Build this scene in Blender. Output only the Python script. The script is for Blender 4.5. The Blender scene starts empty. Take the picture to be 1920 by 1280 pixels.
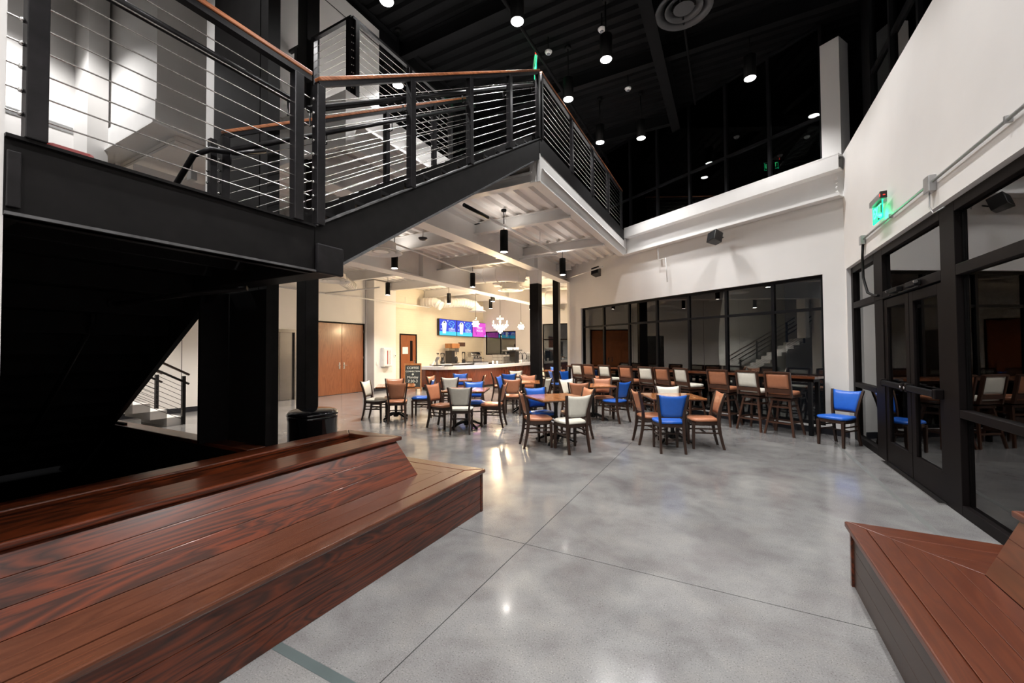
import bpy, bmesh, math, random
from math import sin, cos, pi, radians as R
from mathutils import Vector, Matrix
random.seed(7)
sc = bpy.context.scene
COL = sc.collection

# ------------------------------------------------------------------ camera, world, exposure
H = 1.55
cam_d = bpy.data.cameras.new('camera'); cam = bpy.data.objects.new('camera', cam_d); COL.objects.link(cam)
cam_d.sensor_width = 36.0; cam_d.lens = 761.2 / 1920 * 36.0; cam_d.clip_start = 0.05; cam_d.clip_end = 200
yaw, pit, rol = R(28.18), R(1.241), R(-0.372)
rr = Vector((cos(yaw), sin(yaw), 0)); ff = Vector((-sin(yaw), cos(yaw), 0)); uu = Vector((0, 0, 1))
fw = ff*cos(pit) + uu*sin(pit); up = uu*cos(pit) - ff*sin(pit)
r3 = rr*cos(rol) + up*sin(rol); u3 = up*cos(rol) - rr*sin(rol)
cam.matrix_world = Matrix(((r3.x, u3.x, -fw.x, 0), (r3.y, u3.y, -fw.y, 0), (r3.z, u3.z, -fw.z, H), (0, 0, 0, 1)))
sc.camera = cam
w = bpy.data.worlds.new('night'); sc.world = w; w.use_nodes = True
w.node_tree.nodes['Background'].inputs[0].default_value = (0.012, 0.013, 0.017, 1)
w.node_tree.nodes['Background'].inputs[1].default_value = 0.5
vs = sc.view_settings
vs.view_transform = 'Standard'; vs.look = 'None'; vs.gamma = 1; vs.use_curve_mapping = False; vs.exposure = 0.4

HIGH_W, PEND_W, CHAND_W = 235.0, 350.0, 300.0
COOL = (1.0, 0.985, 0.975); NEUT = (1.0, 0.93, 0.85); WARM = (1.0, 0.72, 0.40)

def spot(name, loc, watts, col, angle=130, blend=0.8, size=0.07, parent=None, rot=(0, 0, 0)):
    d = bpy.data.lights.new(name, 'SPOT'); d.energy = watts; d.color = col
    d.spot_size = R(angle); d.spot_blend = blend; d.shadow_soft_size = size
    o = bpy.data.objects.new(name, d); COL.objects.link(o); o.location = loc; o.rotation_euler = rot
    if parent: o.parent = parent
    return o
def bulb(name, loc, watts, col, size=0.05, parent=None):
    d = bpy.data.lights.new(name, 'POINT'); d.energy = watts; d.color = col; d.shadow_soft_size = size
    o = bpy.data.objects.new(name, d); COL.objects.link(o); o.location = loc
    if parent: o.parent = parent
    return o

# ------------------------------------------------------------------ materials
def nodes(name):
    m = bpy.data.materials.new(name); m.use_nodes = True
    nt = m.node_tree; return m, nt, nt.nodes['Principled BSDF']
def N(nt, t, **kw):
    n = nt.nodes.new(t)
    for k, v in kw.items(): setattr(n, k, v)
    return n
def bump(nt, b, src, strength, dist=0.01):
    bp = N(nt, 'ShaderNodeBump'); bp.inputs['Strength'].default_value = strength; bp.inputs['Distance'].default_value = dist
    nt.links.new(src, bp.inputs['Height']); nt.links.new(bp.outputs[0], b.inputs['Normal'])
def coords(nt, scale=(1, 1, 1), obj=True, rot=(0, 0, 0)):
    tc = N(nt, 'ShaderNodeTexCoord'); mp = N(nt, 'ShaderNodeMapping')
    mp.inputs['Scale'].default_value = scale; mp.inputs['Rotation'].default_value = rot
    nt.links.new(tc.outputs['Object' if obj else 'Generated'], mp.inputs[0]); return mp.outputs[0]
def ramp(nt, src, stops):
    r = N(nt, 'ShaderNodeValToRGB'); e = r.color_ramp.elements
    while len(e) < len(stops): e.new(0.5)
    for i, (p, c) in enumerate(stops): e[i].position = p; e[i].color = (*c, 1)
    nt.links.new(src, r.inputs[0]); return r.outputs[0]
def plain(name, c, rough=0.5, metal=0.0, vary=0.06, nscale=6.0, bstr=0.0, spec=0.5, coat=0.0):
    m, nt, b = nodes(name)
    n = N(nt, 'ShaderNodeTexNoise'); n.inputs['Scale'].default_value = nscale; n.inputs['Detail'].default_value = 4
    nt.links.new(coords(nt), n.inputs['Vector'])
    c0 = tuple(max(0, x*(1-vary)) for x in c); c1 = tuple(min(1, x*(1+vary)) for x in c)
    nt.links.new(ramp(nt, n.outputs[0], [(0.3, c0), (0.7, c1)]), b.inputs['Base Color'])
    b.inputs['Roughness'].default_value = rough; b.inputs['Metallic'].default_value = metal
    b.inputs['Specular IOR Level'].default_value = spec; b.inputs['Coat Weight'].default_value = coat
    b.inputs['Coat Roughness'].default_value = 0.08
    if bstr: bump(nt, b, n.outputs[0], bstr, 0.002)
    return m
def emit(name, c, s):
    m = bpy.data.materials.new(name); m.use_nodes = True; nt = m.node_tree
    nt.nodes.remove(nt.nodes['Principled BSDF']); e = N(nt, 'ShaderNodeEmission')
    e.inputs[0].default_value = (*c, 1); e.inputs[1].default_value = s
    nt.links.new(e.outputs[0], nt.nodes['Material Output'].inputs[0]); return m
def wood(name, dark, light, axis='Y', scale=1.0, rough=0.22, coat=0.6, contrast=(0.35, 0.62), streak=9.0):
    m, nt, b = nodes(name)
    info = N(nt, 'ShaderNodeObjectInfo')
    s = {'Y': (streak, 0.7, streak), 'X': (0.7, streak, streak), 'Z': (streak, streak, 0.55)}[axis]
    tc = N(nt, 'ShaderNodeTexCoord'); add = N(nt, 'ShaderNodeVectorMath', operation='ADD'); mul = N(nt, 'ShaderNodeVectorMath', operation='SCALE')
    cmb = N(nt, 'ShaderNodeCombineXYZ')
    for i in range(3): nt.links.new(info.outputs['Random'], cmb.inputs[i])
    mul.inputs[3].default_value = 13.0
    nt.links.new(cmb.outputs[0], mul.inputs[0]); nt.links.new(tc.outputs['Object'], add.inputs[0]); nt.links.new(mul.outputs[0], add.inputs[1])
    mp = N(nt, 'ShaderNodeMapping'); mp.inputs['Scale'].default_value = tuple(x*scale for x in s); nt.links.new(add.outputs[0], mp.inputs[0])
    n1 = N(nt, 'ShaderNodeTexNoise'); n1.inputs['Scale'].default_value = 1.0; n1.inputs['Detail'].default_value = 3.5; n1.inputs['Distortion'].default_value = 0.9; n1.inputs['Roughness'].default_value = 0.45
    nt.links.new(mp.outputs[0], n1.inputs['Vector'])
    # growth rings: bands of the stretched noise field
    mm = N(nt, 'ShaderNodeMath', operation='MULTIPLY'); mm.inputs[1].default_value = 11.0; nt.links.new(n1.outputs[0], mm.inputs[0])
    fr = N(nt, 'ShaderNodeMath', operation='PINGPONG'); fr.inputs[1].default_value = 0.5; nt.links.new(mm.outputs[0], fr.inputs[0])
    mp2 = N(nt, 'ShaderNodeMapping'); s2 = {'Y': (70, 2, 70), 'X': (2, 70, 70), 'Z': (70, 70, 2)}[axis]; mp2.inputs['Scale'].default_value = s2
    nt.links.new(add.outputs[0], mp2.inputs[0])
    n2 = N(nt, 'ShaderNodeTexNoise'); n2.inputs['Scale'].default_value = 1.0; n2.inputs['Detail'].default_value = 3; nt.links.new(mp2.outputs[0], n2.inputs['Vector'])
    a = N(nt, 'ShaderNodeMath', operation='MULTIPLY'); a.inputs[1].default_value = 0.45; nt.links.new(n2.outputs[0], a.inputs[0])
    t = N(nt, 'ShaderNodeMath', operation='ADD'); nt.links.new(fr.outputs[0], t.inputs[0]); nt.links.new(a.outputs[0], t.inputs[1])
    nt.links.new(ramp(nt, t.outputs[0], [(contrast[0], dark), (contrast[1], light)]), b.inputs['Base Color'])
    b.inputs['Roughness'].default_value = rough; b.inputs['Coat Weight'].default_value = coat; b.inputs['Coat Roughness'].default_value = 0.12
    bump(nt, b, t.outputs[0], 0.03, 0.001)
    return m

def floor_mat():
    m, nt, b = nodes('polished_concrete'); v = coords(nt)
    n1 = N(nt, 'ShaderNodeTexNoise'); n1.inputs['Scale'].default_value = 1.5; n1.inputs['Detail'].default_value = 9; n1.inputs['Distortion'].default_value = 0.7
    n2 = N(nt, 'ShaderNodeTexNoise'); n2.inputs['Scale'].default_value = 3.4; n2.inputs['Detail'].default_value = 7; n2.inputs['Roughness'].default_value = 0.6
    n3 = N(nt, 'ShaderNodeTexVoronoi'); n3.inputs['Scale'].default_value = 170
    n4 = N(nt, 'ShaderNodeTexNoise'); n4.inputs['Scale'].default_value = 130; n4.inputs['Detail'].default_value = 2
    for n in (n1, n2, n3, n4): nt.links.new(v, n.inputs['Vector'])
    c1 = ramp(nt, n1.outputs[0], [(0.33, (0.178, 0.170, 0.170)), (0.52, (0.222, 0.219, 0.217)), (0.72, (0.270, 0.268, 0.262))])
    c2 = ramp(nt, n2.outputs[0], [(0.32, (0.80, 0.78, 0.785)), (0.5, (0.94, 0.94, 0.94)), (0.68, (1.05, 1.04, 1.01))])
    mx = N(nt, 'ShaderNodeMix', data_type='RGBA', blend_type='MULTIPLY'); mx.inputs[0].default_value = 1
    nt.links.new(c1, mx.inputs[6]); nt.links.new(c2, mx.inputs[7])
    c3 = ramp(nt, n4.outputs[0], [(0.26, (0.50, 0.48, 0.46)), (0.43, (0.96, 0.96, 0.96)), (0.62, (1, 1, 1)), (0.78, (1.7, 1.68, 1.6))])
    mx2 = N(nt, 'ShaderNodeMix', data_type='RGBA', blend_type='MULTIPLY'); mx2.inputs[0].default_value = 1
    nt.links.new(mx.outputs[2], mx2.inputs[6]); nt.links.new(c3, mx2.inputs[7])
    nt.links.new(mx2.outputs[2], b.inputs['Base Color'])
    rr_ = ramp(nt, n2.outputs[0], [(0.3, (0.13, 0.13, 0.13)), (0.75, (0.22, 0.22, 0.22))]); nt.links.new(rr_, b.inputs['Roughness'])
    b.inputs['Specular IOR Level'].default_value = 0.42
    b.inputs['Coat Weight'].default_value = 0.12; b.inputs['Coat Roughness'].default_value = 0.06
    return m

def glass_mat(name, ior=1.55, tint=(0.75, 0.8, 0.8)):
    m = bpy.data.materials.new(name); m.use_nodes = True; nt = m.node_tree; nt.nodes.remove(nt.nodes['Principled BSDF'])
    fr = N(nt, 'ShaderNodeFresnel'); fr.inputs[0].default_value = ior
    g = N(nt, 'ShaderNodeBsdfGlossy'); g.inputs['Roughness'].default_value = 0.0
    g.inputs[0].default_value = (1, 1, 1, 1)
    t = N(nt, 'ShaderNodeBsdfTransparent'); t.inputs[0].default_value = (*tint, 1)
    mx = N(nt, 'ShaderNodeMixShader'); nt.links.new(fr.outputs[0], mx.inputs[0]); nt.links.new(t.outputs[0], mx.inputs[1]); nt.links.new(g.outputs[0], mx.inputs[2])
    nt.links.new(mx.outputs[0], nt.nodes['Material Output'].inputs[0]); return m

def tile_mat():
    m, nt, b = nodes('cream_glazed_tile'); v = coords(nt, (1, 1, 1), True, (R(90), 0, R(90)))
    br = N(nt, 'ShaderNodeTexBrick'); br.inputs['Scale'].default_value = 1.0
    br.inputs['Color1'].default_value = (0.78, 0.71, 0.58, 1); br.inputs['Color2'].default_value = (0.765, 0.695, 0.565, 1); br.inputs['Mortar'].default_value = (0.72, 0.65, 0.53, 1)
    br.inputs['Brick Width'].default_value = 0.2; br.inputs['Row Height'].default_value = 0.1; br.inputs['Mortar Size'].default_value = 0.004
    tc = N(nt, 'ShaderNodeTexCoord'); sx = N(nt, 'ShaderNodeSeparateXYZ'); cb = N(nt, 'ShaderNodeCombineXYZ')
    nt.links.new(tc.outputs['Object'], sx.inputs[0]); nt.links.new(sx.outputs[1], cb.inputs[0]); nt.links.new(sx.outputs[2], cb.inputs[1])
    nt.links.new(cb.outputs[0], br.inputs['Vector']); nt.links.new(br.outputs['Color'], b.inputs['Base Color'])
    b.inputs['Roughness'].default_value = 0.12; bump(nt, b, br.outputs['Fac'], -0.2, 0.002); return m

M = {}
M['floor'] = floor_mat()
M['joint'] = plain('joint_filler', (0.05, 0.05, 0.05), 0.6)
M['strip'] = plain('green_grey_metal_strip', (0.12, 0.15, 0.15), 0.35, 0.3)
M['stripgrey'] = plain('grey_metal_strip', (0.20, 0.205, 0.20), 0.35, 0.2)
M['white'] = plain('white_wall_paint', (0.745, 0.725, 0.705), 0.55, 0, 0.02, 2)
M['whitesteel'] = plain('white_steel_paint', (0.75, 0.735, 0.72), 0.42, 0, 0.02, 4)
M['deckwhite'] = plain('white_deck_paint', (0.82, 0.79, 0.76), 0.5, 0, 0.03, 3)
M['black'] = plain('black_ceiling_paint', (0.0035, 0.0035, 0.004), 0.8, 0, 0.2, 3, 0, 0.15)
M['steel'] = plain('black_painted_steel', (0.0080, 0.0072, 0.0072), 0.5, 0.0, 0.25, 9, 0.05, 0.14)
M['rawsteel'] = plain('dark_blackened_steel', (0.012, 0.011, 0.012), 0.30, 0.15, 0.35, 14, 0.06, 0.28)
M['edgesteel'] = plain('bright_steel_edge', (0.16, 0.16, 0.165), 0.3, 0.6, 0.3, 14)
M['frame'] = plain('dark_bronze_frame', (0.005, 0.0035, 0.0035), 0.5, 0.0, 0.1, 5, 0, 0.10)
M['framegrey'] = plain('charcoal_frame', (0.007, 0.007, 0.008), 0.5, 0.0, 0.1, 5, 0, 0.12)
M['cable'] = plain('stainless_cable', (0.62, 0.60, 0.57), 0.25, 1.0, 0.05)
M['chrome'] = plain('brushed_chrome', (0.55, 0.54, 0.53), 0.22, 1.0, 0.05)
M['stainless'] = plain('brushed_stainless', (0.30, 0.285, 0.27), 0.24, 1.0, 0.12, 1.2)
M['galv'] = plain('galvanized_conduit', (0.42, 0.42, 0.42), 0.35, 0.7, 0.08, 12)
M['railwood'] = wood('rail_cap_wood', (0.27, 0.085, 0.03), (0.46, 0.17, 0.07), 'Y', 1.0, 0.3, 0.3)
M['benchA'] = wood('stained_bench_wood', (0.046, 0.0130, 0.0062), (0.155, 0.031, 0.0092), 'Y', 1.0, 0.28, 0.35, (0.26, 0.70), 6.5)
M['benchB'] = wood('stained_bench_wood_across', (0.046, 0.0135, 0.0065), (0.155, 0.034, 0.011), 'X', 1.0, 0.28, 0.4, (0.2, 0.8), 5.0)
M['seatA'] = wood('stained_seat_wood', (0.078, 0.0275, 0.0155), (0.130, 0.0455, 0.0235), 'Y', 1.0, 0.24, 0.5, (0.2, 0.85), 7.0)
M['seatB'] = wood('stained_seat_wood_across', (0.078, 0.0275, 0.0155), (0.130, 0.0455, 0.0235), 'X', 1.0, 0.24, 0.5, (0.2, 0.85), 7.0)
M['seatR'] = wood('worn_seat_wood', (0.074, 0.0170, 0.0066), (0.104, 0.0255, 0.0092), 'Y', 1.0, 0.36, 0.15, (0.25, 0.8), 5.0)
M['seatRB'] = wood('worn_seat_wood_across', (0.074, 0.0170, 0.0066), (0.104, 0.0255, 0.0092), 'X', 1.0, 0.36, 0.15, (0.25, 0.8), 5.0)
M['tabletop'] = wood('honey_tabletop', (0.33, 0.115, 0.035), (0.58, 0.235, 0.085), 'Y', 1.2, 0.16, 0.6, (0.2, 0.85), 6)
M['bartop'] = wood('bar_table_wood', (0.07, 0.022, 0.010), (0.15, 0.05, 0.021), 'X', 1.0, 0.16, 0.6, (0.2, 0.85), 6)
M['door'] = wood('cherry_door_veneer', (0.20, 0.062, 0.022), (0.31, 0.105, 0.04), 'Z', 0.8, 0.32, 0.15, (0.1, 0.95), 5)
M['barfront'] = wood('dark_red_bar_front', (0.085, 0.018, 0.008), (0.17, 0.042, 0.018), 'Z', 0.8, 0.2, 0.5, (0.1, 0.95), 4)
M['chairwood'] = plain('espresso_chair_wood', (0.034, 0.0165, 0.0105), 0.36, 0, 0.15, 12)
M['stoolwood'] = plain('walnut_stool_wood', (0.062, 0.027, 0.016), 0.3, 0, 0.15, 12)
M['cream'] = plain('cream_vinyl', (0.82, 0.785, 0.68), 0.34, 0, 0.03, 20, 0.04)
M['tan'] = plain('tan_vinyl', (0.46, 0.185, 0.095), 0.36, 0, 0.05, 20, 0.04)
M['blue'] = plain('blue_vinyl', (0.018, 0.125, 0.56), 0.34, 0, 0.05, 20, 0.04)
M['iron'] = plain('black_cast_iron', (0.012, 0.012, 0.012), 0.35, 0.3, 0.1)
M['lampblack'] = plain('black_lamp_housing', (0.004, 0.004, 0.004), 0.5, 0.0, 0.1, 6, 0, 0.12)
M['bin'] = plain('gloss_black_bin', (0.006, 0.006, 0.007), 0.10, 0, 0.1, 5, 0, 0.45, 0.25)
M['baseb'] = plain('black_baseboard', (0.016, 0.017, 0.022), 0.4)
M['counter'] = plain('white_stone_counter', (0.70, 0.69, 0.70), 0.25, 0, 0.05, 8)
M['greyplastic'] = plain('grey_plastic', (0.18, 0.19, 0.21), 0.4)
M['darkplastic'] = plain('dark_plastic', (0.015, 0.014, 0.014), 0.35)
M['whiteplastic'] = plain('white_plastic', (0.75, 0.75, 0.74), 0.4)
M['red'] = plain('red_print', (0.30, 0.02, 0.015), 0.5)
M['paper'] = plain('paper', (0.78, 0.77, 0.74), 0.6)
M['slate'] = plain('chalkboard', (0.020, 0.026, 0.026), 0.6, 0, 0.3, 20)
M['chalk'] = plain('chalk', (0.72, 0.76, 0.70), 0.8)
M['oak'] = wood('sign_frame_wood', (0.30, 0.12, 0.04), (0.50, 0.22, 0.08), 'Z', 1, 0.4, 0.1)
M['tile'] = tile_mat()
M['glass'] = glass_mat('window_glass', 1.85)
M['clear'] = glass_mat('clear_acrylic', 1.4, (0.95, 0.96, 0.96))
M['lamp'] = emit('lamp_face', (1.0, 0.98, 0.95), 12)
M['pend'] = emit('pendant_face', (1.0, 0.93, 0.84), 22)
M['flame'] = emit('candle_bulb', (1.0, 0.78, 0.48), 25)
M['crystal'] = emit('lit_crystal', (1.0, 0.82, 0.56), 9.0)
M['exitgreen'] = emit('exit_green', (0.02, 1.0, 0.38), 1.6)
M['exitletter'] = emit('exit_letter', (0.10, 1.0, 0.35), 2.6)
M['redled'] = emit('red_led', (1, 0.03, 0.02), 3)
M['tvblue'] = emit('screen_blue', (0.07, 0.09, 0.62), 1.0)
M['tvcyan'] = emit('screen_cyan', (0.10, 0.62, 0.86), 1.0)
M['tvmag'] = emit('screen_magenta', (0.70, 0.10, 0.58), 1.0)
M['tvpurple'] = emit('screen_purple', (0.28, 0.02, 0.30), 1.0)
M['tvwhite'] = emit('screen_white', (0.86, 0.90, 1.0), 1.0)
M['tvlogo'] = emit('screen_logo_blue', (0.16, 0.62, 0.95), 1.0)

# ------------------------------------------------------------------ mesh helpers
class MB:
    def __init__(s): s.v = []; s.f = []; s.sm = []
    def add(s, vs_, fs, smooth=False):
        b = len(s.v); s.v += [tuple(p) for p in vs_]; s.f += [tuple(b+i for i in f) for f in fs]; s.sm += [smooth]*len(fs); return s
    def box(s, x0, x1, y0, y1, z0, z1):
        return s.hexa([(x0,y0),(x1,y0),(x1,y1),(x0,y1)], z0, z1)
    def hexa(s, poly, z0, z1, poly2=None):
        n = len(poly); p2 = poly2 or poly
        vs_ = [(x, y, z0) for x, y in poly] + [(x, y, z1) for x, y in p2]
        fs = [tuple(reversed(range(n))), tuple(range(n, 2*n))] + [(i, (i+1) % n, n+(i+1) % n, n+i) for i in range(n)]
        return s.add(vs_, fs)
    def beam(s, p0, p1, w, h, upv=(0, 0, 1)):
        p0, p1 = Vector(p0), Vector(p1); d = (p1-p0).normalized(); u = Vector(upv)
        if abs(d.dot(u)) > 0.999: u = Vector((0, 1, 0))
        r = d.cross(u).normalized(); u = r.cross(d).normalized()
        vs_ = []
        for p in (p0, p1):
            for a, b in ((-1, -1), (1, -1), (1, 1), (-1, 1)): vs_.append(p + r*(a*w/2) + u*(b*h/2))
        return s.add(vs_, [(3,2,1,0),(4,5,6,7),(0,1,5,4),(1,2,6,5),(2,3,7,6),(3,0,4,7)])
    def quad(s, a, b, c, d): return s.add([a, b, c, d], [(0, 1, 2, 3)])
    def tube(s, path, r, seg=8, cap=True, radii=None):
        path = [Vector(p) for p in path]; n = len(path); vs_ = []; prev = None
        for i, p in enumerate(path):
            d = (path[min(i+1, n-1)] - path[max(i-1, 0)]).normalized()
            if prev is None:
                a = d.cross(Vector((0, 0, 1)))
                if a.length < 1e-3: a = d.cross(Vector((0, 1, 0)))
                a.normalize()
            else:
                a = (prev - d*prev.dot(d)).normalized()
            prev = a; b = d.cross(a); ra = radii[i] if radii else r
            vs_ += [p + (a*cos(2*pi*k/seg) + b*sin(2*pi*k/seg))*ra for k in range(seg)]
        fs = [(i*seg+k, i*seg+(k+1) % seg, (i+1)*seg+(k+1) % seg, (i+1)*seg+k) for i in range(n-1) for k in range(seg)]
        s.add(vs_, fs, True)
        if cap:
            b0 = len(s.v)-len(vs_); s.f += [tuple(b0+k for k in reversed(range(seg))), tuple(b0+(n-1)*seg+k for k in range(seg))]; s.sm += [False, False]
        return s
    def lathe(s, prof, c=(0, 0, 0), seg=24, smooth=True, cap=True):
        n = len(prof); vs_ = [(c[0]+r*cos(2*pi*k/seg), c[1]+r*sin(2*pi*k/seg), c[2]+z) for r, z in prof for k in range(seg)]
        fs = [(i*seg+k, i*seg+(k+1) % seg, (i+1)*seg+(k+1) % seg, (i+1)*seg+k) for i in range(n-1) for k in range(seg)]
        s.add(vs_, fs, smooth); b0 = len(s.v)-len(vs_)
        if not cap: return s
        s.f += [tuple(b0+k for k in reversed(range(seg))), tuple(b0+(n-1)*seg+k for k in range(seg))]; s.sm += [False, False]; return s
    def ball(s, c, r, seg=10, rings=6, sz=1.0):
        prof = [(max(1e-4, r*sin(pi*i/rings)), -r*sz*cos(pi*i/rings)) for i in range(rings+1)]
        return s.lathe(prof, c, seg)
    def profile(s, pts, a, b, up_=(0, 0, 1)):
        """extrude a 2-D profile [(side, up)] from a to b"""
        a, b = Vector(a), Vector(b); d = (b-a).normalized(); u = Vector(up_); r = d.cross(u).normalized(); n = len(pts)
        vs_ = [a + r*x + u*z for x, z in pts] + [b + r*x + u*z for x, z in pts]
        return s.add(vs_, [tuple(reversed(range(n))), tuple(range(n, 2*n))] + [(i, (i+1) % n, n+(i+1) % n, n+i) for i in range(n)])
    def build(s, name, mat, parent=None, loc=None, bevel=0, seg=2):
        me = bpy.data.meshes.new(name); me.from_pydata([tuple(p) for p in s.v], [], s.f); me.update()
        bm = bmesh.new(); bm.from_mesh(me); bmesh.ops.recalc_face_normals(bm, faces=bm.faces); bm.to_mesh(me); bm.free()
        me.polygons.foreach_set('use_smooth', s.sm)
        me.materials.append(mat); o = bpy.data.objects.new(name, me); COL.objects.link(o)
        if parent is not None: o.parent = parent
        if loc is not None: o.location = loc
        if bevel:
            md = o.modifiers.new('bevel', 'BEVEL'); md.width = bevel; md.segments = seg; md.limit_method = 'ANGLE'; md.angle_limit = R(40)
        return o

def tag(o, label=None, cat=None, group=None, kind=None):
    if label: o['label'] = label
    if cat: o['category'] = cat
    if group: o['group'] = group
    if kind: o['kind'] = kind
    return o
def thing(name, label, cat, loc=(0, 0, 0), rz=0, group=None):
    o = bpy.data.objects.new(name, None); o.empty_display_size = 0.2; COL.objects.link(o)
    o.location = loc; o.rotation_euler = (0, 0, rz); return tag(o, label, cat, group)
def struct(name, label=None, cat=None):
    o = bpy.data.objects.new(name, None); COL.objects.link(o); o['kind'] = 'structure'
    if label: o['label'] = label
    if cat: o['category'] = cat
    return o
def copy_tree(o, parent=None):
    c = o.copy(); COL.objects.link(c)
    if parent is not None: c.parent = parent
    for ch in o.children: copy_tree(ch, c)
    return c
def swap_mat(root, old, new):
    """give a copied thing its own covering"""
    for ch in root.children_recursive:
        if ch.type == 'MESH' and ch.material_slots and ch.material_slots[0].material == old:
            ch.material_slots[0].link = 'OBJECT'; ch.material_slots[0].material = new
def text(name, body, size, mat, parent, loc, rot, ext=0.001, sx=1.0, align='CENTER'):
    c = bpy.data.curves.new(name, 'FONT'); c.body = body; c.size = size; c.extrude = ext; c.align_x = align; c.align_y = 'CENTER'
    tmp = bpy.data.objects.new('tmp_text', c); COL.objects.link(tmp)
    me = bpy.data.meshes.new_from_object(tmp.evaluated_get(bpy.context.evaluated_depsgraph_get())); me.name = name
    me.materials.clear(); me.materials.append(mat); bpy.data.objects.remove(tmp); bpy.data.curves.remove(c)
    o = bpy.data.objects.new(name, me); COL.objects.link(o); o.parent = parent
    o.location = loc; o.rotation_euler = rot; o.scale = (sx, 1, 1); return o
def S(o): o['kind'] = 'structure'; return o

# frame of the slanted wall: origin at the lower right window jamb, d runs along it to the left, n points outside
P0 = Vector((1.513, 9.175, 0)); dC = Vector((-0.8526, 0.5225, 0)); nC = Vector((0.5225, 0.8526, 0))
def C(s, q, z): return P0 + dC*s + nC*q + Vector((0, 0, z))
def cbox(mb, s0, s1, q0, q1, z0, z1):
    return mb.hexa([tuple(C(a, b, 0)[:2]) for a, b in ((s0, q0), (s1, q0), (s1, q1), (s0, q1))], z0, z1)

TOP = 7.55     # underside of the high deck
MZ = 4.84      # upper floor level

# ================================================================== FLOOR
fl = struct('floor', 'grey polished concrete floor cut into large slabs', 'floor')
xs = [-14.0, -9.2, -5.3, -1.465, 1.5, 6.0]; ys = [-4.0, 1.33, 2.94, 6.9, 11.4, 16.0, 22.0]
g = 0.0035
for i in range(len(xs)-1):
    for j in range(len(ys)-1):
        MB().box(xs[i]+g, xs[i+1]-g, ys[j]+g, ys[j+1]-g, -0.12, 0).build('slab', M['floor'], fl)
MB().box(-14, 6, -4, 22, -0.20, -0.004).build('joint_bed', M['joint'], fl)
MB().box(-2.15, 1.47, 1.30, 1.355, -0.05, 0.0015).build('metal_strip', M['strip'], fl)
MB().box(1.475, 1.525, -3.0, 8.3, -0.05, 0.0015).build('metal_strip', M['stripgrey'], fl)

# ================================================================== HIGH BLACK CEILING
ce = struct('ceiling', 'black corrugated metal deck ceiling high over the hall', 'ceiling')
mb = MB(); x0, x1 = -14.0, 4.5; y = -5.0
while y < 21:
    pr = [(y, TOP), (y+0.10, TOP), (y+0.13, TOP+0.06), (y+0.22, TOP+0.06), (y+0.25, TOP)]
    for (ya, za), (yb, zb) in zip(pr, pr[1:]): mb.quad((x0, ya, za), (x1, ya, za), (x1, yb, zb), (x0, yb, zb))
    y += 0.25
mb.box(x0, x1, -5, 21, TOP+0.08, TOP+0.14)
mb.build('deck', M['black'], ce)
def ibeam(x0, y0, x1, y1, zb, zt, w, mat, name, parent, tf=0.02, tw=0.014):
    a, b = Vector((x0, y0, 0)), Vector((x1, y1, 0)); h = w/2
    return MB().profile([(-h, zb), (h, zb), (h, zb+tf), (tw/2, zb+tf), (tw/2, zt-tf), (h, zt-tf), (h, zt), (-h, zt), (-h, zt-tf), (-tw/2, zt-tf), (-tw/2, zb+tf), (-h, zb+tf)], a, b).build(name, mat, parent)
for x in (-5.6, -1.1, 2.3): ibeam(x, -5, x, 20, 7.05, TOP, 0.2, M['black'], 'girder', ce)
for y in (-1.6, 0.9, 3.4, 5.9, 8.4, 10.9): ibeam(-13, y, 2.3, y, 7.25, TOP, 0.14, M['black'], 'joist', ce)
# sprinkler main on the black ceiling
MB().tube([(-3.1, -4, 7.15), (-3.1, 12, 7.15)], 0.03, 8).build('sprinkler_pipe', M['black'], ce)
MB().tube([(-0.6, -4, 7.1), (-0.6, 10, 7.1)], 0.018, 8).build('conduit', M['black'], ce)

# ================================================================== WALLS
# right wall: white band above the storefront, up to the ledge
wr = struct('wall_right', 'tall white wall band above the glass doors on the right', 'wall')
mb = MB(); mb.hexa([(1.80, -5), (2.25, -5), (2.25, 9.25), (1.80, 8.995)], 2.92, 4.94)
mb.hexa([(1.80, 8.90), (1.98, 8.90), (1.98, 9.1), (1.80, 8.995)], 0, 2.92)
mb.box(1.80, 2.1, -5, -1.5, 0, 2.92)
mb.build('wall_face', M['white'], wr)
MB().box(1.786, 1.80, 8.90, 8.985, 0, 0.11).build('baseboard', M['baseb'], wr)
# slanted wall with the long window
wc = struct('wall_back', 'slanted white wall with a long dark window behind the bar stools', 'wall')
mb = MB()
cbox(mb, -0.339, 0.0, 0.0, 0.25, 0, 2.90); cbox(mb, 6.76, 7.48, 0.0, 0.25, 0, 2.90); cbox(mb, -0.339, 7.48, 0.0, 0.25, 2.90, 4.90)
cbox(mb, 0.0, 6.76, 0.0, 0.25, 0, 0.14)
cbox(mb, -0.339, 7.48, 0.0, 0.25, 4.90, 4.93)
mb.build('wall_face', M['white'], wc)
mb = MB(); cbox(mb, -0.339, 0.0, -0.014, 0, 0, 0.11); cbox(mb, 6.76, 7.48, -0.014, 0, 0, 0.11); cbox(mb, 0, 6.76, -0.014, 0, 0, 0.11)
mb.build('baseboard', M['baseb'], wc)
# white corner pier beside the upper windows
mb = MB(); cbox(mb, -0.335, -0.045, -0.02, 0.34, 4.93, 7.08)
pier = struct('pillar', 'white corner pier between the upper window walls', 'pillar'); mb.build('pier_face', M['white'], pier)
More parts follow.
